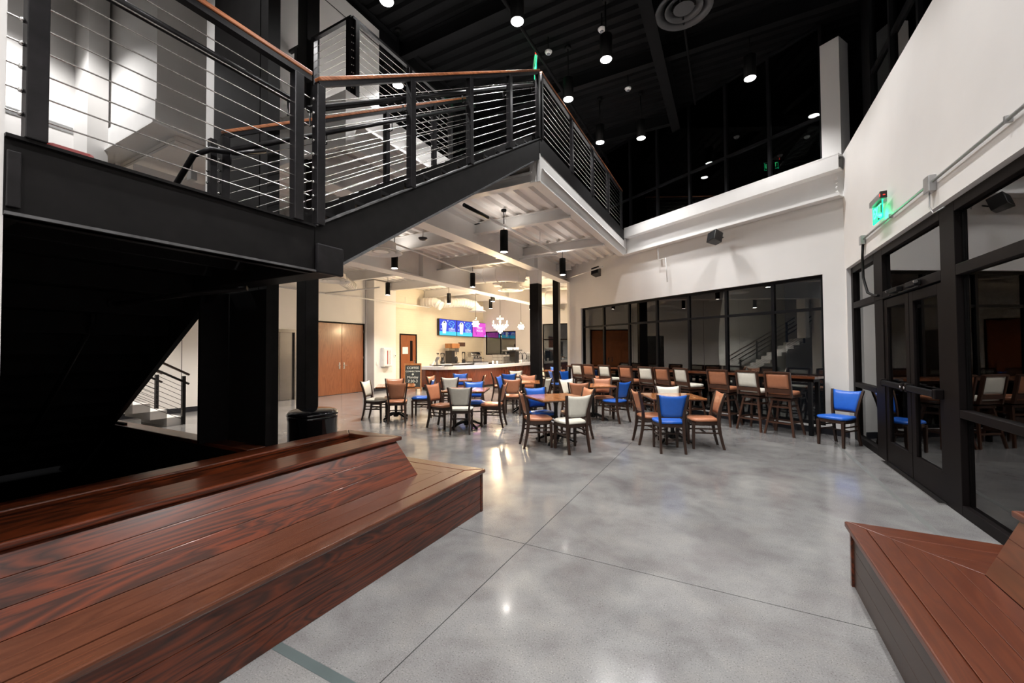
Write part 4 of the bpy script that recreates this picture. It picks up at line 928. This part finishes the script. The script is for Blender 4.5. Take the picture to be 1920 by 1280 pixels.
for k in range(4):
    cyl_item('syrup_bottle', 'clear syrup bottle, %s of four beside the thick black column' % ('first', 'second', 'third', 'last')[k], 'bottle', (-9.28, 18.98+k*.13, CT+.02), [('body', [(.042, 0), (.045, .01), (.045, .28), (.018, .36), (.018, .42)], 'clear'), ('pump', [(.02, .42), (.02, .45), (.008, .50)], 'whiteplastic')], 'syrup bottles')
for k, (x, y, c_) in enumerate(((-9.30, 15.55, 'whiteplastic'), (-9.2, 15.75, 'whiteplastic'), (-9.25, 17.95, 'paper'), (-9.22, 18.15, 'cream'))):
    cyl_item('paper_cup', 'stack of paper cups %s' % ('left of the pastry case', 'just before the pastry case', 'by the black dispenser', 'between dispenser and glass domes')[k], 'cups', (x, y, CT), [('cup', [(.032, 0), (.045, .14)], c_), ('rim', [(.047, .14), (.047, .15)], c_)], 'cups on the counter')

# ---- chalkboard A-frame
af = thing('chalkboard_sign', 'wooden A-frame chalkboard sign with white lettering beside the bar', 'sign', (-10.72, 11.95, 0), R(38))
MB().beam((-.30, -.26, 0), (-.30, -.02, 1.06), .055, .03, (1, 0, 0)).build('frame_leg', M['oak'], af); MB().beam((.30, -.26, 0), (.30, -.02, 1.06), .055, .03, (1, 0, 0)).build('frame_leg', M['oak'], af)
MB().beam((-.30, .26, 0), (-.30, .02, 1.06), .05, .03, (1, 0, 0)).build('rear_leg', M['oak'], af); MB().beam((.30, .26, 0), (.30, .02, 1.06), .05, .03, (1, 0, 0)).build('rear_leg', M['oak'], af)
MB().box(-.32, .32, -.05, -.01, 1.0, 1.07).build('top_bar', M['oak'], af); MB().beam((-.3, -.228, .15), (.3, -.228, .15), .03, .07).build('bottom_bar', M['oak'], af)
tilt = math.atan2(.24, 1.06)
bd = MB().add([(-.28, -.222, .18), (.28, -.222, .18), (.28, -.035, 1.0), (-.28, -.035, 1.0), (-.28, -.205, .18), (.28, -.205, .18), (.28, -.018, 1.0), (-.28, -.018, 1.0)], [(0,1,2,3),(7,6,5,4),(0,4,5,1),(2,6,7,3),(1,5,6,2),(0,3,7,4)]).build('chalkboard', M['slate'], af)
for z, tx, s_ in ((.90, 'COFFEE', .13), (.77, 'CONNECTION', .078), (.55, 'Monday', .13), (.40, '7:30-3', .15)):
    yy = -.222+(z-.18)*(.187/.82)-.004
    text('chalk_lettering', tx, s_, M['chalk'], bd, (0, yy, z), (R(90)-tilt, 0, 0), .001)
for x in (-.14, .08): MB().ball((x, -.212, .26), .03, 8, 4).build('chalk_flower', M['chalk'], bd)
MB().ball((0, -.125, .655), .04, 8, 4).build('chalk_flower', M['chalk'], bd)

# ---- menu screens
for k in range(3):
    y0 = 15.55+k*1.44
    tv = thing('menu_screen', ('menu screen at the left with a white cup on blue', 'middle menu screen with a white cup on blue', 'magenta menu screen at the right')[k], 'screen', (-12.33, y0+.71, 2.70), 0, 'menu screens above the back counter')
    MB().box(-.10, .03, -.71, .71, -.41, .41).build('bezel', M['darkplastic'], tv, bevel=.006)
    def F(y0_, y1_, z0_, z1_, m, x=.034): return MB().box(x-.002, x, y0_, y1_, z0_, z1_)
    if k < 2:
        F(-.69, .69, -.20, .39, 'tvblue').build('picture', M['tvblue'], tv); F(-.69, .69, -.39, -.20, 'tvcyan').build('picture_band', M['tvcyan'], tv)
        MB().add([(.037, -.45, -.30), (.037, -.20, -.30), (.037, -.12, .22), (.037, -.50, .22)], [(0, 1, 2, 3)]).build('cup_picture', M['tvwhite'], tv)
        MB().add([(.038, -.48, .22), (.038, -.14, .22), (.038, -.22, .31), (.038, -.40, .31)], [(0, 1, 2, 3)]).build('cup_lid_picture', M['tvwhite'], tv)
        MB().add([(.039, -.38, .22), (.039, -.26, .22), (.039, -.28, .29), (.039, -.34, .29)], [(0, 1, 2, 3)]).build('cup_mark', M['darkplastic'], tv)
        # angular outlined emblem
        mb = MB(); pp = [(.02, .17), (.12, .26), (.30, .33), (.46, .27), (.52, .18), (.44, .16), (.42, .06), (.32, -.02), (.22, .04), (.16, .12), (.02, .17)]
        for (a, b), (c_, d_) in zip(pp, pp[1:]): mb.beam((.038, a, b), (.038, c_, d_), .004, .022, (0, 0, 1))
        for (a, b), (c_, d_) in zip([(.18, .22), (.28, .12), (.34, .18)], [(.30, .22), (.34, .06), (.40, .14)]): mb.beam((.038, a, b), (.038, c_, d_), .004, .02)
        mb.build('emblem', M['tvlogo'], tv)
        text('screen_lettering', 'coffee', .21, M['tvwhite'], tv, (.036, .28, -.06), (R(90), 0, R(90)), .001, 1.0)
        text('screen_lettering', 'CONNECTION', .08, M['tvwhite'], tv, (.036, .30, -.17), (R(90), 0, R(90)), .001, 1.0)
        for y_, z_ in ((-.58, .10), (-.58, -.12), (-.06, .30)): F(y_, y_+.05, z_, z_+.06, 'tvwhite', .037).build('snowflake', M['tvwhite'], tv)
    else:
        F(-.69, .69, -.39, .39, 'tvmag').build('picture', M['tvmag'], tv)
        text('screen_lettering', 'MERRY', .17, M['tvwhite'], tv, (.036, 0, .10), (R(90), 0, R(90)), .001)
        text('screen_lettering', 'MOCHA', .17, M['tvwhite'], tv, (.036, 0, -.06), (R(90), 0, R(90)), .001)
        for y_, z_ in ((-.5, -.1), (-.38, -.22), (.42, -.22), (.58, -.14), (-.52, .05), (.55, .1)): F(y_, y_+.05, z_-.06, z_+.08, 'tvpurple', .037).build('purple_shape', M['tvpurple'], tv)
        F(.50, .66, -.37, -.30, 'tvlogo', .037).build('corner_mark', M['tvlogo'], tv)

# ================================================================== CEILING FITTINGS
def pendant(x, y, lab, zb=3.5, zt=4.34):
    t = thing('pendant_light', lab, 'light', (x, y, zb), 0, 'black cylinder pendants under the upper floor')
    MB().lathe([(.080, .012), (.080, .42), (.074, .425)], seg=20).build('housing', M['lampblack'], t)
    MB().lathe([(.082, 0), (.082, .03), (.08, .032)], seg=20).build('rim', M['lampblack'], t)
    MB().lathe([(.070, -.002), (.070, .004)], seg=20).build('lens', M['pend'], t)
    MB().tube([(0, 0, .42), (0, 0, zt-zb-.03)], .009).build('rod', M['lampblack'], t); MB().lathe([(.05, zt-zb-.035), (.055, zt-zb-.01), (.055, zt-zb)], seg=16).build('canopy', M['lampblack'], t)
    spot('pendant_beam', (0, 0, -.03), PEND_W, NEUT, 120, .7, .06, t); spot('deck_fill', (0, 0, .44), 9, NEUT, 170, .3, .15, t, (pi, 0, 0))  # upward spot is added fill to brighten the white deck
for x, y, lab in ((-3.91, 6.99, 'largest black pendant, nearest below the edge of the upper floor'), (-3.79, 9.88, 'black pendant just right of the thick black column top'),
        (-6.94, 7.11, 'black pendant overlapping the round white diffuser'), (-6.93, 10.40, 'black pendant left of the thick column before the white duct'),
        (-10.45, 10.38, 'black pendant hanging nearest the double doors'), (-10.42, 7.05, 'black pendant hidden behind the black column near the stainless elevator door'), (-10.4, 3.7, 'black pendant in the hall behind the stair landing'), (-10.22, 13.56, 'small black pendant above the left side of the menu screens'),
        (-8.29, 13.88, 'small black pendant in front of the long white girder'), (-9.75, 16.12, 'farthest small black pendant above the chandeliers'),
        (-8.29, 17.4, 'small black pendant against the left edge of the thick column'), (-5.55, 13.9, 'black pendant seen between the two black columns')): pendant(x, y, lab)
def highlamp(x, y, lab, k=1.0, cone=116):
    t = thing('high_pendant_light', lab, 'light', (x, y, 6.5), 0, 'bright downlights under the black ceiling')
    MB().lathe([(.10, .0), (.105, .40), (.10, .41)], seg=20).build('housing', M['lampblack'], t)
    MB().lathe([(.092, -.006), (.095, .0)], seg=20).build('lens', M['lamp'], t)
    MB().tube([(0, 0, .40), (0, 0, 1.02)], .012).build('rod', M['lampblack'], t); MB().lathe([(.06, 1.0), (.065, 1.04), (.065, 1.05)], seg=16).build('canopy', M['lampblack'], t)
    spot('downlight_beam', (0, 0, -.04), HIGH_W*k, COOL, cone, .65, .08, t)
for x, y, lab in ((-1.78, 6.79, 'brightest high lamp near the middle of the black ceiling'), (.41, 8.54, 'bright high lamp nearest the white corner pier'),
        (-1.75, 9.74, 'high lamp hanging above the white balcony beam'), (-2.74, 5.35, 'high lamp at the top beside a small white box'),
        (-2.73, 7.52, 'high lamp right of the green exit sign'), (-2.65, 9.47, 'small high lamp close above the gallery railing'),
        (-5.37, 5.59, 'high lamp seen through the upper stair railing'), (-4.2, 4.15, 'high lamp cut by the top edge left of centre'),
        (.41, 6.4, 'high lamp cut by the top edge on the right')): highlamp(x, y, lab)
for x, y, lab in ((-1.75, 3.6, 'high lamp over the open floor in front of the camera'), (.41, 3.6, 'high lamp over the bench at the lower right'), (-1.75, .6, 'high lamp directly over the camera'),
        (.41, .4, 'high lamp over the right end of the right bench'), (-4.2, .9, 'high lamp over the stair landing'), (-7.6, 1.4, 'high lamp before the white wall volume at the upper left'), (-1.75, -2.5, 'added fill lamp behind the camera, left of the middle'), (.41, -2.6, 'added fill lamp behind the camera, right of the middle')): highlamp(x, y, lab, (2.2 if y < -1 else 1.1), (150 if y < -1 else 120))  # unseen rear pair is added fill, wider and stronger, for the chair backs

for x, y, s_, lab in ((-8.64, 13.16, .17, 'small glowing crystal pendant left of the big chandelier'), (-8.14, 16.05, .17, 'small glowing crystal pendant right of the big chandelier')):
    t = thing('crystal_pendant', lab, 'light', (x, y, 2.6), 0, 'small crystal lights over the bar')
    MB().tube([(0, 0, .2), (0, 0, 1.72)], .006).build('cord', M['lampblack'], t); MB().lathe([(.03, .14), (.05, .2), (.01, .22)], seg=10).build('cap', M['chrome'], t)
    MB().ball((0, 0, 0), .055, 10, 6).build('bulb', M['flame'], t)
    mb = MB()
    for k in range(10):
        a = k*2*pi/10
        for r_, z_ in ((.10, .06), (.13, -.02), (.09, -.10)): mb.ball((r_*cos(a+z_*8), r_*sin(a+z_*8), z_), .018, 6, 4, 1.6)
    tag(mb.build('crystal_drops', M['crystal'], t), kind='stuff'); bulb('glow', (0, 0, -.02), CHAND_W*.5, WARM, .08, t)
t = thing('chandelier', 'big glowing crystal chandelier over the coffee bar', 'chandelier', (-7.85, 13.69, 2.6))
MB().tube([(0, 0, .3), (0, 0, 1.72)], .007).build('cord', M['lampblack'], t); MB().lathe([(.03, -.25), (.05, -.1), (.03, .0), (.06, .1), (.02, .3)], seg=12).build('stem', M['chrome'], t)
for k in range(6):
    a = k*pi/3; c, s = cos(a), sin(a)
    ar = MB().tube([(0, 0, -.05), (c*.12, s*.12, -.14), (c*.26, s*.26, -.10), (c*.30, s*.30, .0)], .010).build('arm', M['chrome'], t)
    MB().lathe([(.012, 0), (.022, .03), (.015, .07), (.003, .10)], (c*.30, s*.30, .0), 8).build('candle_bulb', M['flame'], ar)
mb = MB()
for r_, z_, n in ((.30, -.08, 18), (.24, -.15, 16), (.16, -.22, 12), (.08, -.30, 8), (.12, .18, 8), (.02, -.36, 3)):
    for k in range(n): a = 2*pi*k/n; mb.ball((r_*cos(a), r_*sin(a), z_), .02, 6, 4, 1.7)
tag(mb.build('crystal_drops', M['crystal'], t), kind='stuff'); bulb('glow', (0, 0, -.05), CHAND_W*1.3, WARM, .2, t)

def diffuser(x, y, z, r_, lab, mat, duct=True, top=None):
    t = thing('ceiling_diffuser', lab, 'air diffuser', (x, y, z), 0)
    MB().lathe([(r_, .0), (r_, .015), (r_*.72, .07), (r_*.68, .06), (r_*.93, .0), (r_, 0)], seg=36, cap=False).build('outer_ring', M[mat], t)
    MB().lathe([(r_*.66, .01), (r_*.66, .02), (r_*.44, .07), (r_*.42, .06), (r_*.62, .01), (r_*.66, .01)], seg=36, cap=False).build('middle_ring', M[mat], t)
    MB().lathe([(r_*.36, .02), (r_*.3, .035), (.02, .04)], seg=30).build('centre_disc', M[mat], t)
    MB().lathe([(r_*.70, .07), (r_*.70, .22)], seg=24, cap=False).build('collar', M['black' if mat == 'black' else 'deckwhite'], t)
diffuser(-6.75, 6.5, 3.72, .46, 'round white diffuser tucked behind the stair stringer', 'whitesteel')
diffuser(-6.64, 12.33, 3.62, .44, 'round white diffuser in front of the long white girder', 'whitesteel')
diffuser(-10.2, 8.0, 3.60, .46, 'round white diffuser above the double doors', 'whitesteel')
diffuser(-10.8, 16.6, 3.45, .42, 'round cream diffuser above the menu screens', 'whitesteel')
M['darkgrey'] = plain('dark_grey_diffuser', (.045, .045, .048), .5)
diffuser(-.57, 7.05, 7.06, .44, 'large dark round diffuser on the black ceiling', 'darkgrey')
def duct(name, label, pts, r_, mat='deckwhite', ribs=.55):
    t = thing(name, label, 'duct', pts[0]); o = Vector(pts[0]); P = [Vector(p)-o for p in pts]
    MB().tube(P, r_, 20).build('duct_run', M[mat], t)
    for a, b in zip(P, P[1:]):
        L_ = (b-a).length; n = int(L_/ribs)
        for k in range(1, n+1):
            p = a+(b-a)*(k/(n+.5)); d = (b-a).normalized(); MB().tube([p-d*.012, p+d*.012], r_+.012, 20).build('seam', M[mat], t)
duct('air_duct', 'big round white duct crossing above the middle tables', [(-7.3, 11.0, 3.95), (-6.2, 11.1, 3.95), (-5.7, 11.5, 3.95)], .24)
duct('air_duct', 'round white duct drop above the white diffuser near the girder', [(-7.25, 12.3, 4.0), (-6.64, 12.33, 4.0), (-6.64, 12.33, 3.9)], .22, ribs=.3)
duct('flexible_duct', 'curved flexible duct above the menu screens', [(-11.6, 14.9, 3.75), (-11.2, 16.0, 3.85), (-10.9, 16.5, 3.75), (-10.8, 16.6, 3.55)], .22, ribs=.14)
duct('flexible_duct', 'short duct elbow high on the tiled wall', [(-12.3, 14.3, 3.75), (-11.7, 14.5, 3.75), (-11.4, 14.6, 3.55)], .2, ribs=.14)
duct('air_duct', 'round white duct beside the thick column top', [(-7.0, 15.0, 3.65), (-5.6, 15.1, 3.65)], .27)
duct('flexible_duct', 'flexible duct above the double doors', [(-11.3, 9.6, 3.75), (-10.6, 8.4, 3.85), (-10.2, 8.05, 3.85)], .16, ribs=.12)
def pipe(label, segs, r_=.024, mat='whitesteel', drops=()):
    t = thing('sprinkler_pipe', label, 'pipe', segs[0][0]); o = Vector(segs[0][0])
    for s_ in segs: MB().tube([Vector(p)-o for p in s_], r_, 8).build('pipe_run', M[mat], t)
    for p in drops: q = Vector(p)-o; MB().tube([q, q+Vector((0, 0, .30))], .008, 6).build('hanger', M[mat], t)
pipe('white sprinkler pipe running beside the nearest pendant', [[(-3.9, 5.9, 4.0), (-3.83, 9.55, 4.0)]], .03, 'whitesteel', [(-3.88, 7.0, 4.0), (-3.85, 8.6, 4.0)])
pipe('white sprinkler pipe crossing the ceiling to the thick column', [[(-7.9, 9.62, 3.97), (-3.8, 9.55, 3.97)]], .022, 'whitesteel', [(-6.2, 9.6, 3.97), (-5.4, 9.6, 3.97)])
pipe('white sprinkler pipe behind the round diffuser', [[(-6.5, 6.2, 3.95), (-6.9, 9.6, 3.95), (-6.9, 14.0, 3.95)]], .022, 'whitesteel', [(-6.8, 8.6, 3.95)])
pipe('white sprinkler pipe along the top of the slanted wall', [[(-5.4, 13.4, 3.95), (-3.2, 11.55, 3.95)]], .022, 'whitesteel', [(-4.2, 12.3, 3.95)])
pipe('white sprinkler pipe above the double doors', [[(-11.9, 6.6, 3.5), (-11.9, 14.4, 3.5)], [(-11.9, 9.0, 3.5), (-9.4, 9.0, 3.5)]], .025, 'whitesteel', [(-11.9, 10.5, 3.5), (-11.9, 12.8, 3.5)])
p_ = thing('black_pipe_end', 'short black pipe end under the stair stringer', 'pipe', (-3.9, 5.6, 4.0)); MB().tube([(0, 0, 0), (0.01, .75, 0)], .033, 10).build('pipe_run', M['lampblack'], p_)
sd = thing('sprinkler_drop', 'white pipe bracket hanging from the balcony beam', 'pipe', tuple(C(3.55, -.12, 4.19)))
e1 = dC*-.22
MB().tube([(0, 0, 0), (0, 0, -.34)], .02).build('drop_pipe', M['whitesteel'], sd); MB().tube([(0, 0, -.34), tuple(e1+Vector((0, 0, -.34))), tuple(e1*1.2+Vector((0, 0, -.95)))], .012).build('branch', M['whitesteel'], sd); MB().lathe([(.04, -.02), (.045, 0)], seg=10).build('flange', M['whitesteel'], sd)

def dome(name, label, cat, loc, mat='whiteplastic', r_=.07):
    t = thing(name, label, cat, loc); MB().lathe([(r_*.5, -.05), (r_*.8, -.035), (r_, -.01), (r_, 0)], seg=18).build('housing', M[mat], t); MB().lathe([(r_*.45, -.062), (r_*.5, -.05)], seg=14).build('sensor_face', M['whiteplastic' if mat != 'whiteplastic' else 'greyplastic'], t)
    MB().tube([(0, 0, 0), (0, 0, .28)], .012).build('stem', M['black'], t)
dome('smoke_detector', 'white round smoke detector above the brightest high lamp', 'smoke detector', (-1.92, 7.05, 7.27))
dome('smoke_detector', 'white round smoke detector above the balcony lamp', 'smoke detector', (-1.87, 8.95, 7.27))
dome('strobe_light', 'small white triangular ceiling sounder beside the green exit sign', 'alarm', (-2.97, 7.1, 7.27))
bx_ = thing('ceiling_box', 'small white box above the high lamp at the top', 'junction box', (-2.78, 5.42, 6.95)); MB().box(-.07, .07, -.05, .05, -.03, .03).build('case', M['whiteplastic'], bx_)
dm = thing('ceiling_sensor', 'black domed sensor under the upper floor beside the stair stringer', 'sensor', (-5.9, 6.9, 4.03)); MB().lathe([(.02, -.06), (.07, -.045), (.10, -.01), (.10, .0)], seg=18).build('dome', M['darkplastic'], dm); MB().tube([(0, 0, 0), (0, 0, .3)], .01).build('stem', M['whitesteel'], dm)

# ---- emergency lights
for x, y, lab in ((-5.1, 8.6, 'twin-head white emergency light left of the thick column top'),):
    t = thing('emergency_light', lab, 'emergency light', (-5.15, 9.0, 4.0))
    for dx in (-.09, .09): MB().lathe([(.05, -.08), (.055, -.06), (.03, .0)], (dx, 0, 0), 12).build('lamp_head', M['greyplastic'], t)
    MB().box(-.1, .1, -.03, .03, -.0, .05).build('bracket', M['whiteplastic'], t)

# ---- speakers
def speaker(label, p, rz, s_=.13):
    t = thing('wall_speaker', label, 'speaker', p, rz)
    MB().hexa([(-s_, -s_*.9), (s_, -s_*.9), (s_*.7, s_*.8), (-s_*.7, s_*.8)], -s_*.9, s_*.9).build('cabinet', M['darkplastic'], t, bevel=.01)
    MB().box(-s_*.85, s_*.85, -s_*.93, -s_*.9, -s_*.75, s_*.75).build('grille', M['framegrey'], t)
    MB().tube([(0, s_*.8, 0), (0, s_*.8+.08, .08)], .012).build('bracket', M['steel'], t)
    t.rotation_euler = (R(-18), R(-8), rz)
rz = math.atan2(nC.y, nC.x)-pi/2
speaker('black speaker hung under the middle of the balcony beam', tuple(C(1.85, -.32, 3.98)), rz-.3)
speaker('black speaker high on the slanted wall beside the far pendant', tuple(C(5.75, -.22, 3.90)), rz+.3)

# ---- exit signs
ex = thing('exit_sign', 'glowing green exit sign with a grey bar on the right wall', 'exit sign', (1.72, 6.83, 3.42), 0)
MB().box(-.035, .03, -.20, .22, 0, .075).build('top_bar', M['galv'], ex, bevel=.004); MB().box(-.035, .03, -.235, -.20, -.005, .08).build('test_cap', M['darkplastic'], ex); MB().lathe([(.01, 0), (.012, .004)], (0, -.237, .03), 8).build('red_light', M['redled'], ex); MB().box(-.037, -.030, -.225, -.208, .02, .05).build('red_light', M['redled'], ex)
MB().box(-.004, .004, -.17, .20, -.23, 0).build('panel', M['clear'], ex)
for a, b, c_, d_ in ((-.17, .20, -.235, -.225), (-.175, -.165, -.235, 0), (.195, .205, -.235, 0)): MB().box(-.006, .006, a, b, c_, d_).build('lit_edge', M['exitgreen'], ex)
text('lettering', 'EXIT', .19, M['exitletter'], ex, (-.008, .015, -.115), (R(90), 0, R(-90)), .001, .8)
bulb('exit_glow', (-.0, .0, -.16), 1.3, (.02, 1, .35), .05, ex)
MB().box(.03, .08, -.03, .05, .0, .06).build('wall_mount', M['galv'], ex)
e2 = thing('exit_sign', 'green exit sign hanging edge-on above the stair railing corner', 'exit sign', (-3.28, 7.17, 7.1), R(121))
MB().tube([(0, 0, .45), (0, 0, TOP-7.1+.01)], .012).build('stem', M['black'], e2)
MB().box(-.20, .20, -.03, .03, .12, .19).build('top_bar', M['galv'], e2); MB().box(-.17, .17, -.004, .004, -.11, .12).build('panel', M['clear'], e2); MB().tube([(0, 0, .19), (0, 0, .45)], .012).build('stem', M['black'], e2)
for a, b, c_, d_ in ((-.17, .17, -.115, -.105), (-.175, -.165, -.115, .12), (.165, .175, -.115, .12)): MB().box(a, b, -.005, .005, c_, d_).build('lit_edge', M['exitgreen'], e2)
text('lettering', 'EXIT', .18, M['exitletter'], e2, (0, 0, 0), (R(90), 0, pi), .004, .85); MB().box(-.215, -.2, -.02, .02, .13, .18).build('red_light', M['redled'], e2)
bulb('exit_glow', (0, .05, 0), .5, (.02, 1, .35), .05, e2)

# ---- conduit along the right wall
cd = thing('wall_conduit', 'grey conduit with junction boxes running down the right wall', 'conduit', (1.775, 5.4, 3.15))
MB().tube([(0, -7, .03), (0, 2.35, .02)], .014, 8).build('conduit_run', M['galv'], cd)
MB().box(-.035, .025, .0, .13, -.07, .09).build('junction_box', M['galv'], cd, bevel=.006); MB().box(-.035, .025, 2.33, 2.43, -.06, .07).build('junction_box', M['galv'], cd, bevel=.006)
for y in (-1.2, -2.6, 1.2): MB().box(-.018, .025, y-.01, y+.01, .0, .05).build('strap', M['galv'], cd)
MB().tube([(-.01, .06, -.07), (.0, .10, -.20), (.0, .02, -.29), (.04, -.10, -.27)], .006, 6).build('wire_loop', M['galv'], cd)
MB().tube([(0, 2.38, -.06), (.0, 2.42, -.25), (.0, 2.40, -.55), (.0, 2.20, -.80), (.02, 1.95, -.88), (.03, 1.85, -.885)], .017, 10).build('flexible_conduit', M['steel'], cd)
# reflected speaker near the doors is a real one on the landing side
speaker('black speaker behind the camera side of the hall', (-2.3, -1.2, 3.6), R(180))

# walls behind the camera: closes the hall
wn = struct('wall_front', 'white wall behind the camera', 'wall'); MB().box(-13, 2.3, -5.2, -5.0, 0, TOP).build('wall_face', M['white'], wn)
wz = struct('wall_stub', 'white wall end at the extreme left beside the landing', 'wall'); MB().box(-3.0, -2.555, -5.0, .462, .745, TOP).box(-3.5, -2.60, -5.0, .455, 0, .745).build('wall_face', M['white'], wz)

# ---- track lights washing the tiled wall
tk = thing('track_light', 'ceiling track with small round spot heads over the coffee bar', 'track light', (-9.3, 15.5, 4.25))
MB().box(-.02, .02, -2.6, 2.6, 0, .03).build('track', M['whiteplastic'], tk)
for k, y in enumerate((-2.2, -1.0, .2, 1.4, 2.4)):
    hd_ = MB().tube([(-.02, y, -.03), (-.12, y, -.16)], .045, 12).build('spot_head', M['whiteplastic'], tk)
    MB().tube([(-.12, y, -.16), (-.123, y, -.164)], .038, 12).build('lens', M['pend'], hd_)
    spot('spot_beam', (-.15, y, -.2), 62, (1.0, .82, .58), 110, .8, .04, tk, (0, R(50), 0))

jb = thing('conduit_box', 'small grey box with a bent white conduit under the upper left beam', 'junction box', (-6.7, 2.9, 4.05))
MB().box(-.06, .06, -.04, .04, -.06, .06).build('box', M['galv'], jb, bevel=.006); MB().tube([(-.06, 0, .02), (-.25, 0, .0), (-.40, 0, -.18), (-.42, 0, -.5)], .012, 8).build('conduit', M['whitesteel'], jb); MB().tube([(0, 0, .06), (0, 0, .35)], .01, 6).build('hanger', M['galv'], jb)
tag(MB().box(-2.92, -2.66, .60, .76, 2.428, 2.50).build('red_pad', M['red'], bevel=.02), 'small red object lying on the stair landing behind the first post', 'pad')
